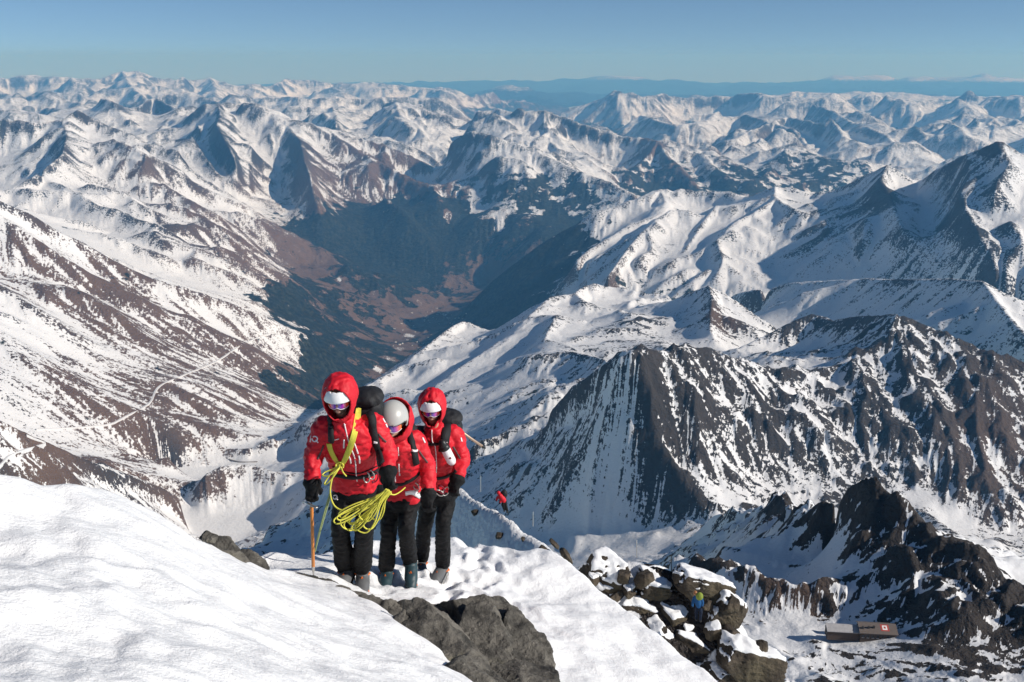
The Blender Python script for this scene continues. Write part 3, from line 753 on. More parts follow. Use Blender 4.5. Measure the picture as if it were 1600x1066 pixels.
# one object for each mountain: cells go to the crest they belong to
GROUPS = (('rocky_ridge', 'dark rocky ridge with the hut, lower right', lambda r, t: r < 1.6), ('striped_mountain', 'dark brown mountain striped with snow gullies, right', lambda r, t: 2.0 < r < 3.45 and t > 2),
    ('lake_spur', 'brown spur and knolls beside the frozen lake, lower left', lambda r, t: 2.7 < r < 3.95 and t < -7), ('pyramid_mountain', 'snowy ridge with a brown pyramid peak, centre right', lambda r, t: 3.45 <= r < 6.2 and t > -11 and not (t < -7 and r < 3.95)),
    ('white_range', 'white range with shaded gullies above the forested valley, right', lambda r, t: 6.2 <= r < 10.2 and t > -4), ('valley_slope', 'sunlit slope with brown streaks, left', lambda r, t: 4 <= r < 7.2 and t <= -4),
    ('spur_mountain', 'long snowy mountain spur running down to the valley, left', lambda r, t: 7.2 <= r < 13.8 and t <= 0), ('middle_range', 'snowy ranges beyond the valley', lambda r, t: 11 <= r < 19.9), ('far_range', 'distant snowy ranges below the skyline', lambda r, t: r >= 19.9))
def gid(c):
    P = np.array(c['p']); r_ = np.hypot(P[:, 0], P[:, 1]).mean() / 1000; t_ = math.degrees(math.atan2(P[:, 0].mean(), P[:, 1].mean()))
    for k, g_ in enumerate(GROUPS):
        if g_[2](r_, t_): return k
    return None
best = None
for k in range(len(GROUPS)):
    cs = [c_ for c_ in C_FAR if c_['t'] == 'r' and gid(c_) == k]
    d_ = jfa(gf, raster(gf, cs), 4)
    if best is None: best = d_; own = np.zeros(zf.shape, np.int8)
    else:
        w_ = d_ < best; best = np.where(w_, d_, best); own[w_] = k
own[lake] = 90; own[resv] = 91
# the far sides of the ranges, deep behind their crests, are left out
tz = zf / gf.RR; hid = tz < np.maximum.accumulate(tz, 0) - .03
hid = hid | ((gf.RR < 1400) & (np.degrees(gf.th)[None] < -18))
fo_ = np.where(hid[:-1, :-1] & hid[1:, :-1] & hid[:-1, 1:] & hid[1:, 1:], 99, own[:-1, :-1])
print('cells kept', int((fo_ != 99).sum()))
for k, g_ in enumerate(GROUPS): tag(gf.mesh(g_[0], zf, fo_ == k, attrs, MAT_MOUNT), g_[1])
tag(gf.mesh('frozen_lake', zf, fo_ == 90, attrs, MAT_MOUNT), 'flat frozen lake under snow, lower left')
tag(gf.mesh('reservoir', zf, fo_ == 91, attrs, MAT_MOUNT), 'frozen reservoir behind a low dam, lower left')
print('mesh', round(time.time() - T0, 1))
# hills along the horizon, 52 to 110 km
gh = Grid(51500.0, 112000.0, 150, 700)
C = []
rd((690,131,92),(740,130,92),(800,133,90),(830,132,90),(860,128,92),(890,123,92),(930,120,94),(980,122,94),(1020,130,92),(1050,126,92),(1075,124,92),(1110,132,92),(1150,134,94),(1200,136,94),(1250,135,95),(1300,125,95),(1340,122,95),(1370,118,95),(1400,124,95),(1445,115,95),(1480,124,95),(1520,123,95),(1545,120,95),(1600,126,95),(1690,124,95))
rd((-90,135,92),(300,140,92),(690,131,92))
rd((690,156,62),(720,148,62),(760,143,62),(800,138,62),(840,143,62),(890,142,62),(920,147,62),(940,155,62),(1000,158,64),(1200,156,66),(1400,152,66),(1500,158,66),(1690,152,66))
rd((-90,Z(2600),51.6),(800,Z(2600),51.6),(1690,Z(2400),51.6))
rd((-90,Z(3000),78),(800,Z(3000),78),(1690,Z(3000),78))
rd((-90,Z(3000),112),(800,Z(3000),112),(1690,Z(3000),112))
zh = gh.solve(C, iters=(300, 80, 50, 40, 30))
zh += fbm(gh, 7000, 6, 51, True, .6) * 420
gr_, gt_ = gh.grad(zh)
snh = 0.05 + .35 * pnoise(gh.X / 5000, gh.Y / 5000, 5) + np.clip(-zh - 2200, -2000, 0) * -.0004
gh.mesh('far_hills', zh, None, {'snow': np.clip(snh, -1, 1), 'trees': np.clip((-zh - 1700) / 300, 0, 1), 'heath': zh * 0, 'fine': zh * 0, 'far': zh * 0 + 26}, MAT_MOUNT)
# ================================================================== the ridge we stand on
def n3(P, lam, seed=0):
    x, y, z = P[:, 0] / lam, P[:, 1] / lam, P[:, 2] / lam
    return (pnoise(x + .31 * z, y + 7.7 - .27 * z, seed) + pnoise(y + 3.1 + .29 * x, z + 5.3 - .33 * x, seed + 1) + pnoise(z + 9.2 + .3 * y, x + 1.7 - .25 * y, seed + 2)) / 1.9
def fb3(P, lam, octs, seed=0, gain=.5, ridged=False):
    o = np.zeros(len(P)); a = 1.0
    for k in range(octs):
        v = n3(P, lam, seed + 5 * k)
        if ridged: v = .5 - np.abs(v) * 1.7
        o += a * v; a *= gain; lam *= .5
    return o
gn = Grid(1.7, 16.0, 400, 540, 36)
C = []
def rm(*pts, t='r'):
    c = curve(pts, unit=1.0); c['t'] = t; C.append(c)
# bank in front of the lens
rm((-120,715,4.1),(-60,722,4.2),(0,734,4.3),(60,744,4.4),(120,755,4.5),(180,772,4.7),(240,799,4.9),(290,826,5.1),(330,850,5.4),(375,868,5.6),(420,889,5.9),(470,896,6.1),(520,906,6.2))
rm((520,906,6.2),(560,930,5.9),(600,957,5.4),(620,990,4.9),(650,1020,4.5),(690,1052,4.05),(725,1085,3.7))
rm((-120,900,3.0),(100,905,3.1),(300,925,3.6),(430,955,4.2),(520,985,4.3))
rm((-120,1066,2.3),(200,1066,2.45),(420,1066,2.8),(600,1066,3.3))
rm((-120,Z(1.62),1.75),(400,Z(1.75),1.75),(900,Z(2.0),1.75),(1700,Z(2.1),1.75))
# shelf the climbers stand on
rm((520,893,6.9),(566,913,7.1),(604,912,7.5),(645,910,7.6),(690,906,8.0),(730,905,8.2))
rm((390,864,7.5),(415,858,7.7),(440,857,7.9),(470,866,7.9),(500,862,8.2),(560,850,8.8),(620,840,9.2),(690,831,9.5),(720,836,9.5),(745,848,9.35),(780,850,9.3),(815,856,9.25),(850,851,9.3),(870,858,9.15),(900,884,8.9),(930,908,8.7),(960,932,8.5),(1010,972,8.1),(1070,1018,7.7),(1130,1066,7.3),(1180,1110,6.9))
rm((430,885,6.9),(470,890,7.0),(520,880,7.4),(600,875,8.1),(680,870,8.5))
rm((800,930,8.0),(850,1000,6.9),(870,1066,6.1)); rm((960,1000,7.4),(1000,1066,6.7))
rm((650,960,6.4),(720,1000,5.8),(780,1066,5.2)); rm((720,1085,3.7),(860,Z(2.9),3.6),(1050,Z(3.4),4.0),(1250,Z(4.2),5.0))
rm((-120,Z(7.5),8),(250,Z(7.5),8.5),(380,Z(7.0),9.5),(560,Z(8.5),11),(720,Z(9),12),(870,Z(9),11.6),(1000,Z(9),10.4),(1150,Z(8.4),9.2),(1250,Z(7.5),8.0),(1700,Z(7.5),7.5))
rm((-120,Z(15),16),(700,Z(15),16),(1700,Z(15),16))
zn = gn.solve(C, iters=(300, 80, 60, 50, 40, 30))
zn = blur(zn, 3)
lump = fbm(gn, .9, 6, 81, False, .55) * .048 + fbm(gn, .2, 4, 83, False, .6) * .014
trail = np.exp(-(((gn.X + .25) / .9) ** 2)) * np.clip((gn.RR - 6.3) / .6, 0, 1) * np.clip((10.5 - gn.RR) / .8, 0, 1)
pits = np.clip(pnoise(gn.X / .19, gn.Y / .24, 87), 0, 1) ** 1.5
zn += lump - trail * pits * .035 + trail * fbm(gn, .3, 4, 88, True, .6) * .03
rgp = np.random.default_rng(9)
for k in range(46):
    px_ = rgp.uniform(560, 800); py_ = rgp.uniform(845, 912); v_ = at(px_, py_, 7.0 + (912 - py_) * .035)
    fx, fy = gn.X - v_.x, gn.Y - v_.y; a_ = rgp.uniform(-.5, .5)
    q_ = ((fx * math.cos(a_) + fy * math.sin(a_)) / .07) ** 2 + ((fy * math.cos(a_) - fx * math.sin(a_)) / .16) ** 2
    zn += -.03 * np.exp(-q_ ** 2) + .009 * np.exp(-(q_ - 2.2) ** 2)
# wind ripples on the open slope to the right
zn += .008 * pnoise(gn.X * 1.2 + gn.Y * .5, (gn.Y - gn.X * .9) * 5, 93) * np.clip((gn.X - .6) / .8, 0, 1)
dimp = np.clip(pnoise(gn.X / .33, gn.Y / .28, 95) - .28, 0, 1) * np.clip((5.6 - gn.RR) / 1.5, 0, 1)
zn -= dimp * .06
SN = NT('snow')
tc = SN.n('NewGeometry').outputs['Position']
sa = SN.noise(tc, 14, 8, .62); sb = SN.noise(tc, 90, 5, .6)
sc_ = SN.mix(SN.smooth(SN.noise(tc, 3.0, 6, .6), .3, .75), (0.77, 0.775, 0.785), (0.86, 0.86, 0.86))
SN.bsdf(sc_, .55, .25, SN.bump(SN.math('ADD', sa, SN.math('MULTIPLY', sb, .3)), .62, .035))
MAT_SNOW = SN.m
snow_o = gn.mesh('snow_slope', zn, None, None, MAT_SNOW)
BV_SNOW = None

# ------------------------------------------------------------------ crest below, 16 to 260 m
gm = Grid(15.0, 262.0, 330, 380, 36)
C = []
rm((640,700,74),(690,737,69),(730,757,65.5),(760,778,62.8),(790,800,60),(840,835,56),(880,870,53),(900,892,51.5),(925,930,50))
rm((640,830,67),(690,843,63.5),(740,853,60),(800,866,55.5),(860,884,51.6))
rm((560,Z(45),60),(640,Z(43),56),(760,Z(40),50),(850,Z(34),45),(950,Z(33),47))
rm((640,Z(56),84),(760,Z(52),74),(850,Z(48),66),(900,Z(44),61))
rm((915,915,57),(908,898,57.6),(930,881,58),(950,872,58.3),(965,866,58.5),(985,864,58.5),(1010,871,58.5),(1050,886,58),(1090,906,57.5),(1130,928,57),(1160,962,56.5),(1190,1002,56),(1212,1042,55.5),(1225,1075,55))
rm((940,945,55.3),(985,985,53.6),(1040,1035,52),(1080,1070,51))
rm((1000,945,56),(1090,968,55.8),(1120,1000,54.8),(1150,1030,54))
rm((1000,Z(45),46),(1200,Z(50),48),(1300,Z(60),58))
rm((930,Z(50),66),(1050,Z(50),66),(1200,Z(52),66),(1260,Z(52),62))
rm((-120,Z(75),75),(600,Z(80),90),(900,Z(95),125),(1150,Z(92),125),(1400,Z(110),140),(1700,Z(110),140))
rm((-120,Z(330),262),(700,Z(260),262),(1000,Z(212),262),(1700,Z(205),262))
rm((-120,Z(14.6),15),(700,Z(14.2),15),(1700,Z(14.6),15))
rm((-120,Z(32),32),(600,Z(32),32),(1000,Z(29),32),(1400,Z(32),32),(1700,Z(34),32))
zm = gm.solve(C, iters=(300, 80, 60, 50, 40, 30))
zm = blur(zm, 1)
zm += fbm(gm, 6, 6, 101, False) * .35 * np.clip((gm.RR - 30) / 20, 0, 1) + fbm(gm, 1.6, 4, 103, True) * .12
snm = .95 + zm * 0
grm, gtm = gm.grad(zm)
snm = snm - .8 * np.clip((gm.RR - 68) / 20, 0, 1) * np.clip(np.hypot(grm, gtm) - .8, 0, 1)
for (px, py, rp) in ((1030,925,45),(1080,960,45),(1120,1000,45),(1050,1020,35),(940,915,20)):
    v = at(px, py, 56); snm -= .75 * np.exp(-((gm.X - v.x) ** 2 + ((gm.Y - v.y) / 1.5) ** 2) / (rp / F * 60) ** 2)
crest_o = gm.mesh('ridge_crest', zm, None, {'snow': snm, 'trees': zm * 0, 'heath': zm * 0, 'fine': zm * 0 + 1, 'far': zm * 0}, MAT_MOUNT)

# ------------------------------------------------------------------ rocks
def rock_mat(name, lo, hi, scale, lichen=(0.16, 0.15, 0.09), bd=.04):
    t = NT(name)
    co = t.n('TexCoord').outputs['Object']
    a = t.noise(co, scale, 9, .65); b = t.noise(co, scale * 5, 8, .68); e = t.noise(co, scale * .4, 4, .5)
    c = t.mix(t.smooth(a, .3, .7), lo, hi)
    c = t.mix(t.math('MULTIPLY', t.smooth(b, .55, .75), .5), c, tuple(min(1, x * 1.8) for x in hi))
    c = t.mix(t.math('MULTIPLY', t.smooth(e, .52, .66), .55), c, lichen)
    h = t.math('ADD', t.math('MULTIPLY', a, 1.2), t.math('MULTIPLY', b, .6))
    t.bsdf(c, .85, .25, t.bump(h, .9, bd))
    return t.m
MAT_ROCK_NEAR = rock_mat('grey_schist', (0.026, 0.025, 0.023), (0.19, 0.175, 0.15), 4.0, bd=.05)
MAT_ROCK_MID = rock_mat('brown_gneiss', (0.016, 0.014, 0.012), (0.105, 0.082, 0.06), .55, lichen=(0.10, 0.085, 0.05), bd=.35)
_ICO = {}
def ico(n):
    if n not in _ICO:
        bm = bmesh.new(); bmesh.ops.create_icosphere(bm, subdivisions=n, radius=1.0)
        bm.verts.ensure_lookup_table()
        v = np.array([x.co[:] for x in bm.verts]); f = [tuple(q.index for q in p.verts) for p in bm.faces]
        bm.free(); _ICO[n] = (v, f)
    return _ICO[n]
def chisel(dirs, seed, planes, lo=.5, hi=1.0, soft=60):
    """angular block: support planes cut from a ball"""
    rg = np.random.default_rng(seed)
    N = rg.normal(size=(planes, 3)); N /= np.linalg.norm(N, axis=1)[:, None]
    D = rg.uniform(lo, hi, planes)
    # three pairs of joint planes make blocks
    N = np.concatenate([N, [[1, .1, .05], [-1, .05, .1], [.1, 1, -.05], [-.05, -1, .1], [.05, -.08, 1], [0, 0, -1]]]); D = np.concatenate([D, rg.uniform(.62, .82, 6)])
    q = np.maximum(dirs @ N.T, 0.02) / D[None]
    return 1.0 / (np.sum(q ** soft, 1) ** (1.0 / soft))
def rock_obj(name, c, size, rot, seed, mat, sub=5, planes=16, rough=.05, lam=.5, strata=0.0, parent=None, snow=0.0, base=None):
    d, f = ico(sub)
    k = np.minimum(chisel(d, seed, planes), 1.25)
    P = d * k[:, None] * np.array(size)[None]
    m = np.array(Matrix.Rotation(rot[2], 3, 'Z') @ Matrix.Rotation(rot[1], 3, 'Y') @ Matrix.Rotation(rot[0], 3, 'X'))
    s = float(np.mean(size))
    P = P + d * (fb3(P, s * lam * 2, 6, seed, .58, True) * rough * s * 2)[:, None]
    if strata:
        w = P[:, 2] / (s * .16) + n3(P, s * .6, seed) * 1.2
        P = P + d * (np.abs((w % 1) - .5) * strata * s)[:, None]
    P = P @ m.T
    o = mesh_obj(name, P, f, mat, parent, False)
    o.location = c
    if snow > 0:
        nv = np.zeros((len(P), 3)); o.data.vertices.foreach_get('normal', nv.ravel())
        nrm = np.empty(len(P) * 3); o.data.vertices.foreach_get('normal', nrm); nrm = nrm.reshape(-1, 3)
        # smooth the normals so the cap has a soft rim
        up = nrm[:, 2] + .25 * n3(P, s * .7, seed + 40)
        t = np.clip((up - .35) / .35, 0, 1); t = t * t * (3 - 2 * t)
        Q = P + np.array([0, 0, 1.0]) * (snow * t * (1 + .35 * n3(P, s * .5, seed + 50)))[:, None] - nrm * (.06 * s * (1 - t))[:, None]
        so = mesh_obj('snow_cap', Q, f, MAT_SNOW, o)
    return o
# big dark outcrop in front of the climbers
def fr(px, py, r, size, rot, seed, sub=5, **k):
    return rock_obj('rock', at(px, py, r), size, rot, seed, MAT_ROCK_NEAR, sub, **k)
o = empty('rock_outcrop', at(720, 1020, 5.2))
tag(o, 'large dark grey cracked outcrop in the snow right in front of the climbers', 'rock')
def part(ob, root):
    ob.location = ob.location - root.location; ob.parent = root; return ob
for (nm, px, py, r, size, rot, seed, kw) in (
        ('slab', 552, 962, 5.75, (.26, .22, .045), (.0, .24, -.1), 4, dict(planes=12, rough=.05, strata=.08)),
        ('slab', 612, 975, 5.7, (.30, .24, .055), (.0, .16, -.1), 9, dict(planes=12, rough=.05, strata=.08)),
        ('slab', 672, 986, 5.65, (.30, .26, .065), (.04, .12, .1), 14, dict(planes=12, rough=.05, strata=.08)),
        ('slab', 708, 992, 5.6, (.30, .26, .06), (.05, .1, .2), 16, dict(planes=12, rough=.05, strata=.08)),
        ('knob', 748, 974, 5.8, (.24, .22, .17), (.2, .15, .5), 12, dict(planes=14, rough=.05, strata=.06)),
        ('block', 634, 1016, 5.25, (.19, .30, .15), (.2, .1, .25), 21, dict(planes=10, rough=.05)),
        ('block', 690, 1034, 5.15, (.25, .32, .20), (.12, .05, .1), 23, dict(planes=10, rough=.05)),
        ('block', 752, 1048, 5.35, (.25, .34, .25), (.1, .1, -.15), 27, dict(planes=10, rough=.05)),
        ('block', 806, 1066, 5.4, (.20, .34, .30), (.1, .22, -.2), 29, dict(planes=11, rough=.05)),
        ('block', 715, 1105, 4.7, (.30, .30, .27), (.2, 0, .4), 31, dict(planes=10, rough=.05)),
        ('block', 790, 1120, 4.95, (.30, .3, .3), (.1, .1, 0), 33, dict(planes=10, rough=.05)),
        ('block', 834, 1052, 5.5, (.07, .1, .09), (.1, .4, 0), 36, dict(planes=11, rough=.05))):
    part(rock_obj(nm, at(px, py, r), [v * 1.3 for v in size], rot, seed, MAT_ROCK_NEAR, 6, **kw), o)
o = empty('rock_slab', at(365, 862, 5.6))
tag(o, 'low brown rock slab poking out of the snow bank left of the ice axe', 'rock')
for (nm, px, py, r, size, rot, seed) in (('slab', 356, 862, 5.55, (.19, .12, .055), (.1, .55, .1), 41), ('slab', 398, 888, 5.85, (.17, .12, .035), (.2, .62, .0), 43), ('slab', 326, 840, 5.35, (.06, .06, .03), (0, .2, 0), 45)):
    part(rock_obj(nm, at(px, py, r), size, rot, seed, MAT_ROCK_NEAR, 5, planes=16, rough=.07, strata=.06), o)
o = empty('rock_slab', at(470, 900, 6.2))
tag(o, 'thin dark rock edge at the lip of the snow below the ice axe', 'rock')
for (px, py, r, size, rot, seed) in ((468, 906, 6.2, (.15, .10, .02), (0, .12, 0), 47), (508, 914, 6.25, (.13, .12, .025), (0, .2, 0), 49)):
    part(rock_obj('slab', at(px, py, r), size, rot, seed, MAT_ROCK_NEAR, 5, planes=16, rough=.07), o)
# boulders on the crest below
for (px, py, r, size, rot, seed, snow, lab) in (
        (948, 912, 57.6, (1.5, 1.4, 1.6), (0, .3, .2), 61, .35, 'snow plastered crag at the left end of the boulders below'),
        (1026, 920, 57.4, (1.25, 1.1, .95), (.1, .2, .3), 63, .35, 'overhanging dark boulder with a rounded snow cap under the thin pole'),
        (1098, 912, 57.3, (1.7, 1.2, .7), (0, .28, .1), 65, .22, 'long brown slab sloping down to the right behind the climber in blue'),
        (1053, 966, 56.2, (1.0, .9, .9), (.2, 0, .5), 67, .12, 'dark rounded boulder just left of the climber in blue'),
        (1127, 962, 56.4, (1.05, .9, 1.35), (.1, .5, .2), 69, .2, 'tilted brown boulder just right of the climber in blue'),
        (1034, 1008, 54.8, (.8, .8, 1.6), (.15, -.65, .1), 71, .06, 'narrow brown slab tilted beside the open snow slope'),
        (1084, 1018, 55.0, (1.75, .9, .9), (.1, .45, -.1), 73, .10, 'long flat brown block below the dark rounded boulder'),
        (1163, 1032, 54.6, (1.7, 1.3, 1.25), (0, .3, .2), 75, .35, 'largest dark boulder at the lower right with snow on top'),
        (1000, 950, 56.0, (1.1, .7, .6), (0, .3, 0), 77, .22, 'low dark rock between the crag and the narrow slab'),
        (1128, 1066, 53.4, (.8, .7, .8), (0, .2, .3), 79, .05, 'small dark rock at the bottom edge left of the largest boulder')):
    q = rock_obj('boulder', at(px, py, r), [1.45 * v for v in size], rot, seed, MAT_ROCK_MID, 5, planes=10, rough=.05, strata=.04, snow=snow * .55)
    tag(q, lab, 'boulder', 'boulders on the crest below the climbers')
rgb_ = random.Random(21)
for k, (px, py) in enumerate(((925,905),(935,935),(962,935),(975,900),(1010,955),(1020,980),(1060,905),(1075,985),(1105,945),(1112,985),(1140,990),(1150,1010),(1060,1040),(1100,1048),(1190,1012),(1010,905),(985,925),(1145,945))):
    s_ = rgb_.uniform(.35, .75)
    q = rock_obj('boulder', at(px, py, 56.6 - (py - 900) * .018), (s_ * rgb_.uniform(.8, 1.6), s_, s_ * rgb_.uniform(.6, 1.1)), (rgb_.uniform(-.3, .3), rgb_.uniform(-.2, .6), rgb_.uniform(0, 3)), 300 + k, MAT_ROCK_MID, 4, planes=9, rough=.05, snow=rgb_.choice((0, 0, .12)))
    tag(q, 'smaller dark stone wedged between the big boulders on the crest below', 'boulder', 'smaller stones between the boulders')
for (px, py, r, size, rot, seed, lab) in (
        (749, 803, 62.4, (.78, .35, .30), (.6, .35, 0), 81, 'larger wedge shaped rock in the shaded snow face beside the third climber'),
        (736, 823, 62.3, (.36, .3, .42), (.5, .1, 0), 83, 'dark square rock in the shaded snow face, below the wedge shaped one'),
        (780, 838, 58.0, (.38, .25, .22), (.5, -.3, 0), 85, 'small dark rock low in the shaded snow face'),
        (817, 843, 56.0, (.2, .2, .14), (.5, .1, 0), 87, 'tiny dark rock right of the small one in the shaded face'),
        (850, 858, 53.7, (.4, .25, .2), (.5, .5, 0), 89, 'dark rock near the lower end of the shaded snow face'),
        (884, 868, 52.7, (.7, .4, .30), (.2, .95, 0), 91, 'brown rock rib along the lower end of the sharp snow crest'),
        (866, 850, 54.1, (.5, .3, .16), (.2, .8, 0), 92, 'thin brown rock just above the rib on the snow crest')):
    tag(rock_obj('rock', at(px, py, r), size, rot, seed, MAT_ROCK_MID, 4, planes=13, rough=.05), lab, 'rock', 'rocks in the shaded snow face')
print('near', round(time.time() - T0, 1))
# ================================================================== climbers
def frame_from(d, hint):
    d = d.normalized(); x = hint - d * hint.dot(d); x.normalize(); return d, x, d.cross(x)
def tube(pts, rad, seg=14, cap=True, flat=1.0, hint=None):
    """closed tapered tube through pts; flat squashes the second cross axis"""
    pts = [Vector(p) for p in pts]; n = len(pts); V = []; Fc = []
    if not hasattr(rad, '__len__'): rad = [rad] * n
    hint = hint or Vector((1, 0.13, 0.07))
    prev = None
    P = []; Rr = []
    if cap:
        d0 = (pts[0] - pts[1]).normalized(); d1 = (pts[-1] - pts[-2]).normalized()
        P = [pts[0] + d0 * rad[0] * .75, pts[0] + d0 * rad[0] * .45] + pts + [pts[-1] + d1 * rad[-1] * .45, pts[-1] + d1 * rad[-1] * .75]
        Rr = [rad[0] * .35, rad[0] * .8] + list(rad) + [rad[-1] * .8, rad[-1] * .35]
    else: P, Rr = pts, list(rad)
    m = len(P); x = None
    for i in range(m):
        d = (P[min(i + 1, m - 1)] - P[max(i - 1, 0)]).normalized()
        if x is None:
            x = hint - d * hint.dot(d)
            if x.length < .05: x = Vector((0, 1, .1)) - d * d.y
        else: x = x - d * x.dot(d)
        x.normalize(); y = d.cross(x)
        for k in range(seg):
            a = 2 * math.pi * k / seg
            V.append(P[i] + x * (Rr[i] * math.cos(a)) + y * (Rr[i] * flat * math.sin(a)))
    for i in range(m - 1):
        for k in range(seg):
            a = i * seg + k; b = i * seg + (k + 1) % seg
            Fc.append((a, b, b + seg, a + seg))
    Fc.append(tuple(range(seg - 1, -1, -1))); Fc.append(tuple(range((m - 1) * seg, m * seg)))
    return V, Fc
def smooth_path(pts, n):
    """Catmull-Rom through pts"""
    P = [Vector(p) for p in pts]; P = [P[0] * 2 - P[1]] + P + [P[-1] * 2 - P[-2]]
    out = []
    segs = len(P) - 3
    for q in range(n):
        t = q / (n - 1) * segs; i = min(int(t), segs - 1); u = t - i
        a, b, c, d = P[i:i + 4]
        out.append(.5 * ((2 * b) + (c - a) * u + (2 * a - 5 * b + 4 * c - d) * u * u + (3 * b - a - 3 * c + d) * u ** 3))
    return out
def ell(c, rx, ry, rz, ax=None, sub=3):
    d, f = ico(sub)
    m = np.array(ax) if ax is not None else np.eye(3)      # rows: local axes
    return [Vector(v) for v in (d * np.array([rx, ry, rz])) @ m + np.array(c)], list(f)
def rings(rs, seg=28):
    """rs: (centre, half width, half depth, ex, ey)"""
    V = []; Fc = []
    for c, w, dd, ex, ey in rs:
        for k in range(seg):
            a = 2 * math.pi * k / seg
            ca, sa = math.cos(a), math.sin(a)
            s_ = 1.0 / (abs(ca) ** 2.6 + abs(sa) ** 2.6) ** (1 / 2.6)
            V.append(c + ex * (w * ca * s_) + ey * (dd * sa * s_))
    for i in range(len(rs) - 1):
        for k in range(seg):
            a = i * seg + k; b = i * seg + (k + 1) % seg
            Fc.append((a, b, b + seg, a + seg))
    Fc.append(tuple(range(seg - 1, -1, -1))); Fc.append(tuple(range((len(rs) - 1) * seg, len(rs) * seg)))
    return V, Fc
def join(parts):
    V = []; Fc = []
    for v, f in parts:
        o = len(V); V += list(v); Fc += [tuple(i + o for i in q) for q in f]
    return V, Fc
def fused(name, parts, voxel, mat, parent, smooth=4, wrinkle=0.0, wl=.09, seed=1, origin=None, stretch=(1, 1, 1)):
    """overlapping closed pieces grown together into one continuous surface"""
    V, Fc = join(parts)
    me = bpy.data.meshes.new(name + '_raw'); me.from_pydata([tuple(v) for v in V], [], Fc); me.update()
    ob = bpy.data.objects.new(name + '_raw', me); COL.objects.link(ob)
    md = ob.modifiers.new('r', 'REMESH'); md.mode = 'VOXEL'; md.voxel_size = voxel
    dg = bpy.context.evaluated_depsgraph_get(); ev = ob.evaluated_get(dg)
    m2 = bpy.data.meshes.new_from_object(ev)
    bpy.data.objects.remove(ob); bpy.data.meshes.remove(me)
    n = len(m2.vertices)
    co = np.empty(n * 3); m2.vertices.foreach_get('co', co); co = co.reshape(-1, 3)
    ed = np.empty(len(m2.edges) * 2, np.int32); m2.edges.foreach_get('vertices', ed); ed = ed.reshape(-1, 2)
    deg = np.bincount(ed.ravel(), minlength=n)[:, None]
    for _ in range(smooth):
        acc = np.zeros_like(co)
        for k in range(3):
            acc[:, k] = np.bincount(ed[:, 0], co[ed[:, 1], k], minlength=n) + np.bincount(ed[:, 1], co[ed[:, 0], k], minlength=n)
        co = .4 * co + .6 * acc / np.maximum(deg, 1)
    m2.vertices.foreach_set('co', co.ravel()); m2.update()
    if wrinkle:
        nr = np.empty(n * 3); m2.vertices.foreach_get('normal', nr); nr = nr.reshape(-1, 3)
        q = co * np.array(stretch)
        w = fb3(q, wl, 3, seed, .5, True) + .5 * n3(q, wl * 2.2, seed + 9)
        co = co + nr * (wrinkle * w)[:, None]
        m2.vertices.foreach_set('co', co.ravel()); m2.update()
    m2.name = name
    m2.polygons.foreach_set('use_smooth', [True] * len(m2.polygons))
    m2.materials.clear(); m2.materials.append(mat)
    o = bpy.data.objects.new(name, m2)
    link(o, parent)
    return o
def bvh_of(*obs):
    V = []; Fc = []
    for o in obs:
        b = len(V); V += [v.co.copy() for v in o.data.vertices]; Fc += [tuple(i + b for i in p.vertices) for p in o.data.polygons]
    return BVHTree.FromPolygons(V, Fc)
def drape(name, px_pts, width, bv, mat, parent, off=.004, thick=.004, n=None, r_default=7.0, closed=False):
    """a strip laid on the cloth"""
    L = sum(math.dist(px_pts[i], px_pts[i + 1]) for i in range(len(px_pts) - 1))
    n = n or max(4, int(L / 2))
    path = smooth_path([(p[0], p[1], 0) for p in px_pts], n)
    H = []; N = []
    for p in path:
        d = Vector(ray(p.x, p.y)).normalized()
        h, nn, _, _ = bv.ray_cast(Vector((0, 0, 0)), d, 60)
        if h is None:
            if not H: continue
            h = d * (H[-1].length); nn = N[-1]
        H.append(h); N.append(nn if nn.dot(d) < 0 else -nn)
    if len(H) < 3: return None
    for _ in range(3):
        H = [H[0]] + [(H[i - 1] + H[i] * 2 + H[i + 1]) / 4 for i in range(1, len(H) - 1)] + [H[-1]]
        N = [N[0]] + [((N[i - 1] + N[i] * 2 + N[i + 1]) / 4).normalized() for i in range(1, len(N) - 1)] + [N[-1]]
    V = []; Fc = []
    m = len(H)
    for i in range(m):
        t = (H[min(i + 1, m - 1)] - H[max(i - 1, 0)]).normalized(); s_ = t.cross(N[i]).normalized()
        for sg, o_ in ((-1, -.003), (-1, off + thick * .6), (0, off + thick), (1, off + thick * .6), (1, -.003)):
            V.append(H[i] + s_ * (sg * width / 2) + N[i] * o_)
    for i in range(m - 1):
        for k in range(5):
            a = i * 5 + k; b = i * 5 + (k + 1) % 5
            Fc.append((a, b, b + 5, a + 5))
    Fc.append((4, 3, 2, 1, 0)); Fc.append(tuple((m - 1) * 5 + k for k in range(5)))
    return mesh_obj(name, V, Fc, mat, parent)
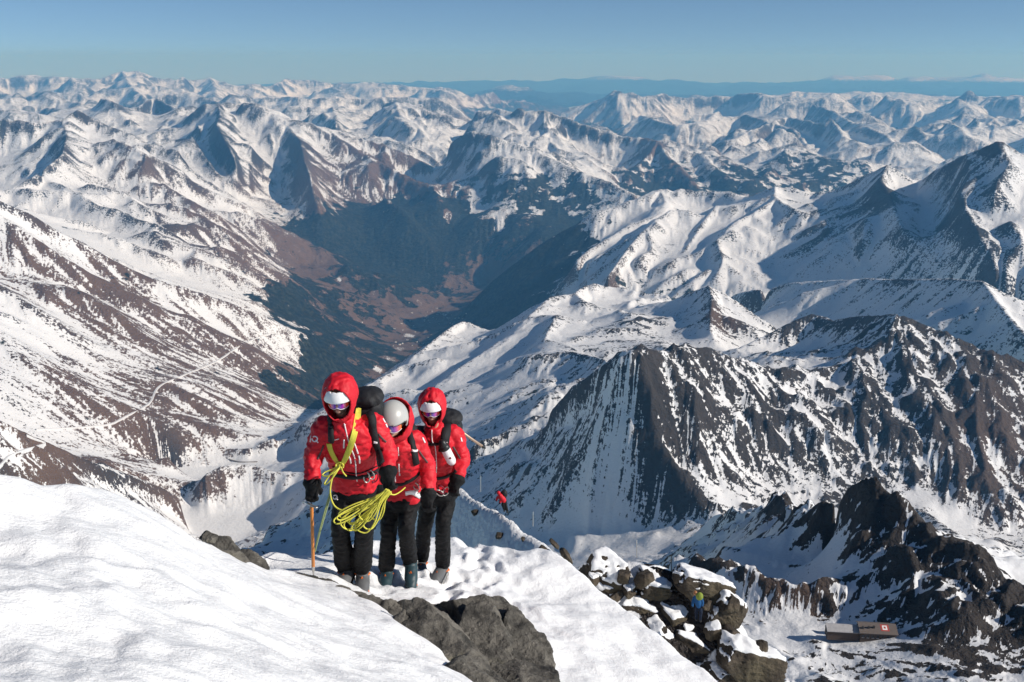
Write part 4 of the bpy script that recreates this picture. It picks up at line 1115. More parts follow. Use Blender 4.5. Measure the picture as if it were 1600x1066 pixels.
# materials
def cloth(name, col, rough=.75, spec=.25, var=.12, sc=18, bs=.25, weave=900):
    t = NT(name)
    co = t.n('NewGeometry').outputs['Position']
    nz = t.noise(co, sc, 5, .6); fine = t.noise(co, weave, 2, .5); cr = t.noise(co, sc * 1.6, 6, .65)
    c = t.mix(nz, tuple(x * (1 - var) for x in col), tuple(min(1, x * (1 + var)) for x in col))
    rn = t.n('TexNoise', {'Vector': co, 'Scale': sc * .55, 'Detail': 3.0, 'Roughness': .5, 'Distortion': .6}); rn.noise_type = 'RIDGED_MULTIFRACTAL'
    t.bsdf(c, rough, spec, t.bump(t.math('ADD', t.math('MULTIPLY', fine, .08), t.math('ADD', cr, t.math('MULTIPLY', rn.outputs[0], .55))), bs * 1.5, .014))
    return t.m
M_RED = cloth('red_shell', (0.56, 0.010, 0.022), .55, .3, .14)
M_REDIN = cloth('dark_red_lining', (0.22, 0.008, 0.012))
M_BLACK = cloth('black_trousers', (0.006, 0.006, 0.007), .65, .2, .3, bs=.4)
M_GLOVE = cloth('black_glove', (0.007, 0.007, 0.008), .75, .2, .3, 40)
M_WEB = cloth('black_webbing', (0.012, 0.012, 0.014), .7, .3, .3, 60)
M_PACK = cloth('black_pack', (0.014, 0.015, 0.018), .65, .3, .3, 25)
M_GREY = simple_mat('grey_tape', (0.10, 0.06, 0.06), .7)
M_ZIP = simple_mat('white_zip', (0.80, 0.74, 0.74), .5, .4, .05)
M_WHITE = simple_mat('white_helmet', (0.80, 0.80, 0.79), .35, .5, .04)
M_GREYH = simple_mat('grey_helmet', (0.42, 0.42, 0.40), .35, .5, .05)
M_DARK = simple_mat('dark_plastic', (0.012, 0.012, 0.013), .45, .4)
M_SKIN = simple_mat('skin', (0.44, 0.24, 0.17), .55, .4, .12, 40)
M_BEARD = simple_mat('stubble', (0.10, 0.06, 0.045), .8, .2, .3, 120)
M_LIP = simple_mat('lip', (0.36, 0.13, 0.11), .5, .4)
M_BOOT = simple_mat('grey_boot', (0.105, 0.108, 0.112), .6, .3, .3, 30)
M_BOOTD = simple_mat('dark_teal_boot', (0.020, 0.045, 0.055), .5, .4, .3, 30)
M_ORANGE = simple_mat('orange_strap', (0.75, 0.16, 0.02), .5, .4, .15)
M_STEEL = simple_mat('steel', (0.52, 0.50, 0.47), .35, .5, .2, 30, metal=.8)
M_AXE = simple_mat('orange_shaft', (0.62, 0.22, 0.045), .4, .5, .12)
M_ROPE = NT('yellow_rope')
_p = M_ROPE.n('NewGeometry').outputs['Position']
M_ROPE.bsdf(M_ROPE.mix(M_ROPE.noise(_p, 260, 2, .5), (0.50, 0.46, 0.03), (0.80, 0.76, 0.14)), .7, .25); M_ROPE = M_ROPE.m
M_ROPEG = simple_mat('pale_green_rope', (0.40, 0.47, 0.22), .7, .2, .2, 200)
M_FLASK = simple_mat('white_flask', (0.78, 0.77, 0.78), .4, .4, .05)
M_PURPLE = simple_mat('maroon_print', (0.16, 0.01, 0.03), .5)
def goggle_mat(name):
    t = NT(name)
    g = t.attr('across').outputs['Fac']
    rp = t.n('ValToRGB', {0: g}); cr = rp.color_ramp
    cr.elements[0].position = 0; cr.elements[0].color = (0.95, 0.45, 0.03, 1); cr.elements[1].position = 1; cr.elements[1].color = (0.9, 0.2, 0.03, 1)
    for p_, c_ in ((.2, (0.85, 0.06, 0.05, 1)), (.38, (0.22, 0.03, 0.40, 1)), (.55, (0.05, 0.06, 0.5, 1)), (.72, (0.35, 0.03, 0.35, 1)), (.88, (0.85, 0.08, 0.05, 1))):
        e = cr.elements.new(p_); e.color = c_
    b = t.bsdf(rp.outputs[0], .12, .8); b.inputs['Coat Weight'].default_value = .6
    return t.m
M_LENS = goggle_mat('mirror_lens')

def head_parts(c, ex, ey, ez, s=1.0):
    """ex right, ey out of the face, ez up"""
    ax = [ex, ey, ez]
    P = [ell(c, .075 * s, .092 * s, .108 * s, ax), ell(c + ey * .03 * s - ez * .055 * s, .056 * s, .062 * s, .062 * s, ax),
         tube([c + ey * .088 * s + ez * .012 * s, c + ey * .112 * s - ez * .022 * s], [.010 * s, .016 * s], 10),
         ell(c + ey * .082 * s - ez * .082 * s, .026 * s, .02 * s, .018 * s, ax, 2)]
    for sg in (-1, 1):
        P.append(ell(c + ex * sg * .078 * s - ez * .01 * s, .012 * s, .02 * s, .03 * s, ax, 2))
        P.append(ell(c + ex * sg * .034 * s + ey * .072 * s - ez * .02 * s, .024 * s, .02 * s, .02 * s, ax, 2))
    P.append(ell(c + ey * .088 * s - ez * .055 * s, .026 * s, .012 * s, .009 * s, ax, 2))
    return P
def shell(name, c, rx, ry, rz, ax, keep, mat, parent, sub=5, thick=.008, crumple=0.0, seed=1, extra=None):
    """thin open shell cut from an ellipsoid; keep(a, b, e) on unit coordinates (right, out, up)"""
    d, f = ico(sub)
    K = np.array([keep(*v) for v in d])
    P = d * np.array([rx, ry, rz])
    if crumple: P = P * (1 + crumple * (fb3(d, .5, 3, seed, .5, True))[:, None])
    if extra is not None: P = extra(d, P)
    P = P @ np.array(ax) + np.array(c)
    idx = np.cumsum(K) - 1
    Fc = [tuple(int(idx[i]) for i in q) for q in f if all(K[i] for i in q)]
    o = mesh_obj(name, P[K], Fc, mat, parent)
    if thick:
        m = o.modifiers.new('thick', 'SOLIDIFY'); m.thickness = thick; m.offset = -1
    return o
def visor(name, c, ex, ey, ez, w, rad, h, mat, parent, z0=0.0):
    """one curved sports lens"""
    V = []; Fc = []; A = []; n = 22; rows = 7
    for i in range(n + 1):
        u = i / n * 2 - 1; a = u * w
        notch = .012 * math.exp(-(u / .16) ** 2)
        for j in range(rows):
            v = j / (rows - 1)
            top = h * .5 * (1 - .10 * u * u); bot = -h * .5 * (1 - .35 * abs(u) ** 3) + notch
            zz = bot + (top - bot) * v
            rr = rad * (1 + .02 * math.sin(math.pi * v))
            V.append(c + ex * (rr * math.sin(a)) + ey * (rr * math.cos(a) * 1.12) + ez * (zz + z0)); A.append(i / n)
    for i in range(n):
        for j in range(rows - 1):
            a = i * rows + j; Fc.append((a, a + rows, a + rows + 1, a + 1))
    o = mesh_obj(name, V, Fc, mat, parent)
    at_ = o.data.attributes.new('across', 'FLOAT', 'POINT'); at_.data.foreach_set('value', A)
    m = o.modifiers.new('thick', 'SOLIDIFY'); m.thickness = .004
    rim = [V[i * rows + rows - 1] for i in range(n + 1)]
    mesh_obj('frame', *tube(rim, .0035, 8), M_ZIP, o)
    low = [V[i * rows] for i in range(n + 1)]
    mesh_obj('frame', *tube(low, .0022, 8), M_ZIP, o)
    return o
def glove(parent, wrist, hand, side, grip, s=1.0):
    """gauntlet, palm, four fingers and thumb; grip: axis the fingers close round"""
    d = (hand - wrist).normalized(); g = grip - d * grip.dot(d); g.normalize(); nrm = d.cross(g).normalized()
    if nrm.y > 0: nrm = -nrm                                       # back of the hand towards us
    P = [tube([wrist + d * .032, wrist + d * .045, wrist + d * .07], [.071 * s, .066 * s, .05 * s], 16),
         ell(wrist + d * .085 * s, .047 * s, .032 * s, .056 * s, [g, nrm, d])]
    base = wrist + d * .118 * s
    for k, (o_, ln) in enumerate(((-.034, .060), (-.012, .068), (.011, .066), (.033, .054))):
        b = base + g * (o_ * s)
        k1 = b + d * (ln * .42 * s) + nrm * .006 * s; k2 = k1 + d * (ln * .25 * s) - nrm * (.030 * s); k3 = k2 - d * (ln * .22 * s) - nrm * (.026 * s)
        P.append(tube([b - d * .02 * s, k1, k2, k3], [.0150 * s, .0145 * s, .0135 * s, .012 * s], 10))
    tb = wrist + d * .055 * s + g * (side * .042 * s)
    P.append(tube([tb, tb + d * .032 * s + g * (side * .022 * s) - nrm * .012 * s, tb + d * .060 * s + g * (side * .010 * s) - nrm * .036 * s], [.019 * s, .017 * s, .013 * s], 10))
    return fused('glove', P, .006, M_GLOVE, parent, 2, .0022, .03, 5)
def boot(parent, sole, fwd, ankle, mat, seed):
    """mountaineering boot with a strap-on crampon"""
    up = Vector((0, 0, 1)); f = fwd.normalized(); s_ = f.cross(up).normalized()
    up = s_.cross(f).normalized()
    heel = sole - f * .09 + up * .055; toe = sole + f * .155 + up * .045
    P = [tube([heel, heel + f * .08, heel + f * .17, toe], [.052, .055, .056, .046], 16, flat=.9), tube([heel + f * .01 + up * .02, heel + f * .0 + up * .10, ankle], [.05, .054, .06], 16)]
    b = fused('boot', P, .008, mat, parent, 3, .002, .05, seed)
    V, Fc = rings([(sole + f * (-.14 + .30 * k / 8) + up * .012, .048 - .02 * abs(k / 8 - .45) ** 2 - (.014 if k in (0, 8) else 0), .014, s_, up) for k in range(9)], 16)
    mesh_obj('sole', V, Fc, M_DARK, b)
    cr = [tube([sole + f * .13 + s_ * .052 * sg + up * .0 for sg in (-1,)] + [sole + f * .13 - s_ * .05 + up * .03, sole + f * .165 + up * .055, sole + f * .13 + s_ * .05 + up * .03, sole + f * .13 + s_ * .052], .0065, 8)]
    for sg in (-1, 1):
        cr.append(tube([sole + f * .15 + s_ * .04 * sg - up * .004, sole + s_ * .045 * sg - up * .004, sole - f * .13 + s_ * .036 * sg - up * .004], .006, 8))
        for q in (.145, .085, .02, -.07, -.125):
            cr.append(tube([sole + f * q + s_ * .045 * sg, sole + f * (q + .004) + s_ * .05 * sg - up * .04], [.008, .002], 6))
        cr.append(tube([sole + f * .14 + s_ * .022 * sg, sole + f * .215 + s_ * .026 * sg - up * .022], [.009, .003], 6))
    cro = mesh_obj('crampon', *join(cr), M_STEEL, b)
    st = [tube([ankle + (-s_ * .058 - up * .03), ankle + f * .064 - up * .035, ankle + s_ * .058 - up * .03, ankle - f * .06 - up * .03, ankle - s_ * .058 - up * .03], .007, 8),
          tube([sole + f * .13 - s_ * .05 + up * .03, heel + f * .13 + up * .055, sole + f * .13 + s_ * .05 + up * .03], .006, 8)]
    for q in st: mesh_obj('strap', *q, M_ORANGE, b)
    return b
EX = Vector((1, 0, 0))
def person(label, J, hood_up, helmet_mat, face, boots, seed, group='three climbers roped together in red jackets'):
    """J: joints as (px, py, metres away)"""
    g = {k: at(*v) for k, v in J.items()}
    root = empty('person', ((g['foot_l'] + g['foot_r']) / 2))
    root.location = (0, 0, 0)
    tag(root, label, 'person', group)
    ex = Vector((math.cos(face['yaw']), math.sin(face['yaw']), 0))
    fw = Vector((math.sin(face['yaw']), -math.cos(face['yaw']), 0))
    up = Vector((0, 0, 1))
    hp = face['pitch']
    hy = (fw * math.cos(hp) - up * math.sin(hp)).normalized(); hz = (up * math.cos(hp) + fw * math.sin(hp)).normalized()
    hd = g['head']; sc = face.get('s', 1.0)
    # body, one surface
    B = head_parts(hd, ex, hy, hz, sc) + [tube([hd - hz * .05, g['neck'] - up * .06 + Vector((0, .03, 0))], [.045, .045], 12), tube([g['neck'] - up * .06 + Vector((0, .03, 0)), g['chest'] + Vector((0, .015, 0)), g['waist'] + Vector((0, .015, 0)), g['hip']], [.06, .092, .088, .088], 16)]
    for q in 'lr':
        B.append(tube([g['sh_' + q], g['el_' + q], g['wr_' + q]], [.042, .036, .03], 12))
        B.append(ell(g['wr_' + q] + (g['ha_' + q] - g['wr_' + q]).normalized() * .085, .03, .022, .03, None, 2))
        B.append(tube([g['th_' + q], g['kn_' + q], g['an_' + q]], [.065, .05, .04], 12))
        B.append(ell(g['foot_' + q] + up * .05 + fw * .03, .035, .08, .03, None, 2))
    body = fused('body', B, .009, M_SKIN, root, 2)
    # jacket
    sp = [(g['hip'] - up * .035, .195, .15), (g['hip'] + (g['waist'] - g['hip']) * .5, .19, .148), (g['waist'], .185, .145), ((g['waist'] + g['chest']) / 2, .20, .15), (g['chest'], .212, .152), ((g['chest'] + g['neck']) / 2, .205, .135), (g['neck'] - up * .045, .15, .115), (g['neck'] + up * .01, .095, .095), (g['neck'] + up * .05 + hy * .015, .088, .09)]
    rs = []
    W = face.get('w', 1.0)
    for i, (c, w, dd) in enumerate(sp):
        a = (sp[min(i + 1, len(sp) - 1)][0] - sp[max(i - 1, 0)][0]).normalized()
        ey = ex.cross(a).normalized(); rs.append((c, w * W, dd * W, (ex - a * ex.dot(a)).normalized(), ey))
    JK = [rings(rs)]
    for q in 'lr':
        s0, e0, w0 = g['sh_' + q], g['el_' + q], g['wr_' + q]
        inn = s0 + (g['neck'] - s0) * .35 - up * .02
        JK.append(tube(smooth_path([inn, s0, (s0 + e0) / 2, e0, (e0 + w0) / 2, w0], 14), [v * W for v in (.075, .082, .086, .088, .086, .083, .080, .080, .079, .075, .071, .067, .064, .063)], 18))
    jk = fused('jacket', JK, .0095, M_RED, root, 3, .013, .10, seed, stretch=(1, 1, 1.6))
    # trousers
    TR = [ell(g['hip'] - up * .05, .17, .14, .14, None)]
    for q in 'lr':
        t0, k0, a0 = g['th_' + q], g['kn_' + q], g['an_' + q]
        TR.append(tube(smooth_path([t0 + up * .05, t0 * .6 + k0 * .4, k0, k0 * .5 + a0 * .5, a0 + up * .01], 12), [v * face.get('lw', W) for v in (.105, .108, .104, .098, .092, .088, .084, .084, .086, .088, .088, .084)], 18))
    tr = fused('trousers', TR, .010, M_BLACK, root, 4, .009, .08, seed + 3, stretch=(1, 1, 1.7))
    for q in 'lr':
        if q + '_glove' not in face.get('skip', ()):
            glove(root, g['wr_' + q], g['ha_' + q], 1 if q == 'l' else -1, EX if q == 'l' else Vector((.8, -.5, 0)), face.get('gs', 1.0))
        boot(root, g['foot_' + q], boots[q], g['an_' + q] - up * .02, boots['mat'], seed)
    ax = [ex, hy, hz]
    # helmet and lens
    hc = hd + hz * .022 * sc
    if hood_up:
        hl = shell('helmet', hc + hy * .016, .108 * sc, .127 * sc, .128 * sc, ax, lambda a, b, e: (-.04 if b > .2 else -.25) < e < .63, helmet_mat, root, 5, .012)
    else:
        hl = shell('helmet', hc + hz * .005, .113 * sc, .138 * sc, .132 * sc, ax, lambda a, b, e: e > (.16 if b > .2 else -.30) - .1 * abs(a), helmet_mat, root, 5, .014)
    for sg in (-1, 1):
        V = []
        p = [hc + ex * (sg * x * sc) + hy * (.129 * sc * math.sqrt(max(0, 1 - (x / .108) ** 2 - (z / .128) ** 2))) + hz * (z * sc) for x, z in ((.025, .012), (.045, .018), (.066, .024))]
        mesh_obj('vent', *tube(p, [.004, .0055, .003], 8), M_DARK, hl)
    if not hood_up:
        p = [hc + ex * (.116 * sc * math.cos(a)) * 1.0 + hy * (.12 * math.sin(a) * sc) + hz * (.012 * sc) for a in (-.9, -.3, .3, .9)]
        mesh_obj('band', *tube(smooth_path(p, 12), .009, 8), M_DARK, hl)
    visor('goggles', hd - hz * (.013 if hood_up else .006) * sc + hy * .006, ex, hy, hz, 1.08, .093 * sc, .076 * sc, M_LENS, root)
    mouth = [hd + hy * (.098 * sc) - hz * (.062 * sc) + ex * (x * sc) - hy * (abs(x) * .35) for x in (-.022, -.01, 0, .01, .022)]
    mesh_obj('mouth', *tube(mouth, [.002, .0038, .0042, .0038, .002], 8), M_LIP, body)
    if face.get('beard'):
        shell('beard', hd + hy * .031 * sc - hz * .057 * sc, .0595 * sc, .0655 * sc, .066 * sc, ax, lambda a, b, e: e < .12 - .25 * (abs(a) < .35) * (e > -.2) and b > -.1, M_BEARD, body, 4, 0)
    return root, g, jk, tr, ax, hc
# ---------------------------------------------------------------- first climber
J1 = dict(foot_l=(541,910,7.1), foot_r=(567,915,7.08), an_l=(538,886,7.14), an_r=(566,888,7.1), kn_l=(532,827,6.96), kn_r=(569,825,6.88), th_l=(538,768,7.06), th_r=(571,768,7.06),
          hip=(554,752,7.06), waist=(552,728,7.02), chest=(545,690,6.92), neck=(536,657,6.86), head=(531,621,6.78), sh_l=(505,667,6.92), el_l=(490,712,6.92), wr_l=(488,748,6.82), ha_l=(487,790,6.76),
          sh_r=(584,663,6.92), el_r=(606,706,6.86), wr_r=(606,730,6.72), ha_r=(608,762,6.62))
face1 = dict(yaw=R(-4), pitch=R(9), s=.90, beard=True, w=.91, lw=.82)
bt1 = dict(l=Vector((-.15, -1, -.1)), r=Vector((.12, -1, -.12)), mat=M_BOOT)
p1, g1, jk1, tr1, ax1, hc1 = person('front climber in red with a yellow rope over the chest and an ice axe', J1, True, M_WHITE, face1, bt1, 11)
def hood(parent, hc, ax, rx, ry, rz, oc, ow, oh, seed, back=0.0):
    """hood with a face opening centred at oc (right, up) of the unit ball"""
    def keep(a, b, e):
        return not (b > .1 and ((a - oc[0]) / ow) ** 2 + ((e - oc[1]) / oh) ** 2 < 1)
    def extra(d, P):
        # draw the lower half in to the collar, crease the crown
        e = d[:, 2]
        P = P.copy(); lo = np.clip(-e, 0, 1)
        P[:, 0] *= 1 - .12 * lo; P[:, 2] *= np.where(e < 0, 1.25, 1.0)
        P[:, 1] += .03 * lo
        br = np.clip((d[:, 1] - .3) / .4, 0, 1) * np.clip((e + .35) / .3, 0, 1) * np.clip((.62 - e) / .25, 0, 1)
        P[:, 1] += .005 * br; P[:, 0] *= 1 + .05 * br
        P[:, 2] *= 1 - .07 * np.clip(e - .55, 0, 1) * 2
        P += .010 * np.stack([n3(d, .55, seed), n3(d, .5, seed + 7), n3(d, .6, seed + 13)], 1)
        return P
    h = shell('hood', hc, rx, ry, rz, ax, keep, M_RED, parent, 5, .007, .07, seed, extra)
    return h
hood(p1, hc1 - ax1[1] * .02, ax1, .117, .143, .150, (0, -.12), .72, .70, 21)
def logo(name, px, py, rpx, bv, mat, parent):
    pts = [(px + rpx * math.cos(a), py + rpx * math.sin(a)) for a in np.linspace(-2.3, 3.4, 16)]
    drape(name, pts, .0085, bv, mat, parent, .003, .002, 28)
    drape(name, [(px + rpx * .2, py + rpx * .3), (px + rpx * .7, py + rpx * .8), (px + rpx * 1.25, py + rpx * 1.35)], .0085, bv, mat, parent, .003, .002, 8)
bv1 = bvh_of(jk1); bvt1 = bvh_of(tr1)
for pts, w in (([(533,652),(538,662),(543.6,686),(549.5,703),(554.5,717),(556.5,739),(558,752)], .008), ([(538.5,652),(539.5,664)], .006), ([(554,693),(561,714),(562,724)], .010), ([(537.6,687),(537,700)], .010), ([(544.5,712),(547.8,718),(548,724)], .010), ([(521,688),(530,685.6)], .006)):
    drape('zip', pts, w, bv1, M_ZIP, jk1, .003, .002)
for pts in ([(505.6,696),(501,707),(496.3,718)], [(591,678),(597,685),(603.5,691)]): drape('sleeve_stripe', pts, .013, bv1, M_GREY, jk1, .003, .002)
logo('emblem', 492, 686, 4.3, bv1, M_ZIP, jk1)
drape('emblem', [(486,681),(485,691)], .008, bv1, M_ZIP, jk1, .003, .002, 6)
drape('emblem', [(598,654),(602,661),(605,668)], .012, bv1, M_ZIP, jk1, .003, .002, 6)
logo('emblem', 524, 777, 3.2, bvt1, M_ZIP, tr1)
bvb1 = bvh_of(jk1, tr1)
drape('harness', [(512,738),(530,743),(556,746),(580,741),(592,735)], .035, bvb1, M_WEB, p1, .006, .006)
drape('hem_cord', [(520,729),(556,740),(590,728)], .006, bvb1, M_WEB, p1, .006, .004)
def carabiner(px, py, bv, parent, s=1.0, mat=M_STEEL, tilt=0.3):
    d = Vector(ray(px, py)).normalized(); h = bv.ray_cast(Vector((0, 0, 0)), d, 40)[0]
    if h is None: return
    h = h - d * .02
    pts = [h + Vector((math.cos(a) * .022 * s * math.cos(tilt) - math.sin(a) * .042 * s * math.sin(tilt), -.005 * math.sin(2 * a), math.sin(a) * .042 * s * math.cos(tilt) + math.cos(a) * .022 * s * math.sin(tilt))) for a in np.linspace(0, 6.283, 18)]
    mesh_obj('carabiner', *tube(pts, .005 * s, 8, False), mat, parent)
for a in ((579,741,.4), (586,746,-.3), (592,741,.7), (573,746,0)): carabiner(a[0], a[1], bvb1, p1, 1.0, M_STEEL if a[2] > -.1 else M_PURPLE, a[2])
# ---------------------------------------------------------------- second climber
J2 = dict(foot_l=(604,911,7.55), foot_r=(643,897,7.58), an_l=(604,888,7.6), an_r=(640,876,7.62), kn_l=(607,833,7.5), kn_r=(635,830,7.36), th_l=(611,785,7.56), th_r=(640,780,7.56),
          hip=(628,770,7.56), waist=(626,747,7.52), chest=(622,712,7.42), neck=(618,684,7.34), head=(614,658,7.24), sh_l=(592,690,7.45), el_l=(586,727,7.5), wr_l=(592,757,7.4), ha_l=(596,784,7.35),
          sh_r=(650,687,7.42), el_r=(667,728,7.42), wr_r=(670,766,7.3), ha_r=(668,795,7.22))
face2 = dict(yaw=R(-8), pitch=R(14), s=.95, w=.86, lw=.78)
bt2 = dict(l=Vector((0, -1, -.1)), r=Vector((.05, -.85, -.5)), mat=M_BOOTD)
p2, g2, jk2, tr2, ax2, hc2 = person('middle climber in red, head bowed under a grey helmet with the hood down', J2, False, M_GREYH, face2, bt2, 31)
hb_ = g2['neck'] + Vector((.004, .10, .045))
shell('hood', g2['head'] + Vector((.010, .055, -.012)), .135, .125, .165, [EX, Vector((0, -1, .25)).normalized(), Vector((0, .25, 1)).normalized()], lambda a, b, e: not (b > -.05 and (a / .82) ** 2 + ((e - .25) / .98) ** 2 < 1), M_RED, p2, 5, .01, .05, 35)
bv2 = bvh_of(jk2); bvb2 = bvh_of(jk2, tr2)
for pts, w in (([(614,690),(616,720),(618.5,764)], .008), ([(622,699),(623,712)], .008), ([(623,725),(624.5,743)], .010)): drape('zip', pts, w, bv2, M_ZIP, jk2, .003, .002)
drape('sleeve_stripe', [(654,704),(661,714),(668,723)], .013, bv2, M_GREY, jk2, .003, .002)
drape('cuff_tab', [(663,765),(671,766.5),(678,766)], .035, bv2, M_WEB, jk2, .003, .003)
drape('emblem', [(660,684),(664,692)], .012, bv2, M_ZIP, jk2, .003, .002, 6)
drape('harness', [(606,752),(625,757),(645,748),(656,738)], .030, bvb2, M_WEB, p2, .006, .006)
drape('hem_band', [(633,771),(645,769),(656,776)], .040, bvb2, M_FLASK, p2, .004, .004)
for a in ((650,760,.5), (655,765,-.3)): carabiner(a[0], a[1], bvb2, p2, .9, M_STEEL, a[2])
# ---------------------------------------------------------------- third climber
J3 = dict(foot_l=(657,893,8.25), foot_r=(686,905,8.05), an_l=(658,873,8.3), an_r=(692,882,8.12), kn_l=(663,826,8.1), kn_r=(692,820,7.88), th_l=(672,770,8.05), th_r=(700,768,8.02),
          hip=(687,757,8.02), waist=(686,734,7.98), chest=(683,702,7.9), neck=(678,671,7.84), head=(675,637,7.76), sh_l=(655,680,7.92), el_l=(648,717,7.95), wr_l=(652,748,7.85), ha_l=(656,775,7.8),
          sh_r=(710,678,7.88), el_r=(722,716,7.82), wr_r=(716,744,7.66), ha_r=(708,770,7.58))
face3 = dict(yaw=R(-3), pitch=R(6), s=.85, w=.86, lw=.78)
bt3 = dict(l=Vector((.2, -1, -.1)), r=Vector((-.25, -1, -.1)), mat=M_BOOT)
p3, g3, jk3, tr3, ax3, hc3 = person('rear climber in red with hood up and a white flask on the shoulder strap', J3, True, M_WHITE, face3, bt3, 51)
hood(p3, hc3 - ax3[1] * .02, ax3, .110, .135, .142, (0, -.12), .72, .70, 57)
bv3 = bvh_of(jk3); bvb3 = bvh_of(jk3, tr3)
for pts, w in (([(674.5,672),(675.5,690),(680,698),(682,725),(681,750)], .008), ([(668,695),(670,708)], .008)): drape('zip', pts, w, bv3, M_ZIP, jk3, .003, .002)
drape('sleeve_stripe', [(708,698),(714,708),(719,717)], .013, bv3, M_GREY, jk3, .003, .002)
drape('emblem', [(720,684),(721.5,690)], .012, bv3, M_ZIP, jk3, .003, .002, 6)
drape('harness', [(664,742),(684,747),(705,742),(713,736)], .032, bvb3, M_WEB, p3, .006, .006)
for a in ((690,765,.5), (697,768,-.4), (686,770,1.0)): carabiner(a[0], a[1], bvb3, p3, 1.0, M_PURPLE if a[2] == .5 else M_STEEL, a[2])
print('people', round(time.time() - T0, 1))
# ---------------------------------------------------------------- what they carry
def pack(label, top, bottom, w, dd, seed, straps, bv):
    o = empty('backpack', (0, 0, 0)); tag(o, label, 'backpack', 'backpacks on the climbers')
    a = (top - bottom).normalized(); ey = EX.cross(a).normalized()
    rs = [(bottom + (top - bottom) * t, w * k, dd * k, EX, ey) for t, k in ((-.02, .6), (.04, .9), (.2, 1), (.5, 1.02), (.75, 1.0), (.9, .95), (.97, .8), (1.0, .5))]
    b = fused('bag', [rings(rs, 24)], .014, M_PACK, o, 6, .010, .10, seed)
    lid = ell(top + a * .01 - ey * .0, w * .98, dd * 1.1, .07, [EX, ey, a])
    fused('lid', [lid], .012, M_PACK, o, 3, .008, .07, seed + 1)
    for pts, wd in straps: 
        s_ = drape('strap', pts, wd, bv, M_WEB, o, .010, .010)
        if s_ is not None and len(pts) > 2:
            m = pts[len(pts) // 2]
            drape('buckle', [(m[0] - 3.5, m[1] - 1), (m[0] + 3.5, m[1])], .016, bv, M_ZIP if wd > .05 else M_DARK, s_, .021, .004, 5)
    return o
pack('black backpack of the front climber, bulging up behind his shoulder', at(573, 622, 7.14), at(566, 735, 7.26), .135, .11, 71,
     [([(516,650),(518,666),(518,690)], .042), ([(576,642),(581,655),(583,672),(587,690),(593,708),(597,725)], .058)], bv1)
pack('black backpack of the middle climber, almost hidden behind her shoulders', at(626, 672, 7.72), at(630, 765, 7.85), .14, .10, 73,
     [([(636,669),(641,684),(646,704),(650,724)], .052)], bv2)
pack('black backpack of the rear climber, with straps and a dark lid', at(698, 655, 8.1), at(692, 752, 8.2), .145, .11, 75,
     [([(699,660),(697,674),(694,692),(692,705)], .075), ([(658,668),(660,682),(661,700)], .05), ([(667,693),(677,694),(690,693)], .02)], bv3)
# flask on the strap
h = bv3.ray_cast(Vector((0, 0, 0)), Vector(ray(700, 710)).normalized(), 40)[0] or at(700, 710, 7.75)
fa = at(694, 698, h.xy.length - .07); fb_ = at(706, 722, h.xy.length - .06)
o = empty('flask', (0, 0, 0)); tag(o, 'white flask in a holder on the rear climber\'s chest', 'flask')
mesh_obj('bottle', *tube([fa, fa + (fb_ - fa) * .1, fa + (fb_ - fa) * .9, fb_], [.034, .040, .040, .036], 18), M_FLASK, o)
mesh_obj('cap', *tube([fa + (fa - fb_) * .28, fa + (fa - fb_) * .06], [.032, .038], 16), M_DARK, o)
mesh_obj('holder', *tube([fa + (fb_ - fa) * .02, fa + (fb_ - fa) * .14], [.043, .043], 18), M_DARK, o)
mesh_obj('mark', *ell(fa + (fb_ - fa) * .72 + Vector((.004, -.038, .012)), .014, .005, .010, None, 2), M_PURPLE, o)
# ice axe of the first climber
o = empty('ice_axe', (0, 0, 0)); tag(o, 'ice axe with an orange shaft planted in the snow by the front climber', 'ice axe')
t_, b_ = at(487, 792, 6.74), at(489.5, 887, 6.86)
dr_ = (b_ - t_).normalized()
mesh_obj('shaft', *tube([t_, b_], [.0125, .0125], 14, True, .75), M_AXE, o)
mesh_obj('spike', *tube([b_ - dr_ * .005, b_ + dr_ * .03, b_ + dr_ * .09], [.013, .010, .002], 10), M_STEEL, o)
mesh_obj('pick', *tube([t_ + Vector((0, 0, .01)), t_ + Vector((-.05, .05, .012)), t_ + Vector((-.09, .10, -.01))], [.012, .010, .004], 8, True, .5), M_STEEL, o)
mesh_obj('adze', *tube([t_ + Vector((0, 0, .01)), t_ + Vector((.04, -.04, .014))], [.010, .016], 8, True, .4), M_STEEL, o)
# shaft sticking out behind the third climber
o = empty('ice_axe', (0, 0, 0)); tag(o, 'bronze axe shaft sticking out behind the rear climber\'s pack', 'ice axe')
mesh_obj('shaft', *tube([at(700, 660, 8.15), at(735, 685, 8.2), at(754, 697.5, 8.24)], .0125, 12, True, .8), simple_mat('bronze', (0.42, 0.30, 0.22), .35, .5, .1, 30, metal=.5), o)
mesh_obj('spike', *tube([at(754, 697.5, 8.24), at(758, 700.5, 8.25)], [.015, .008], 10), M_DARK, o)
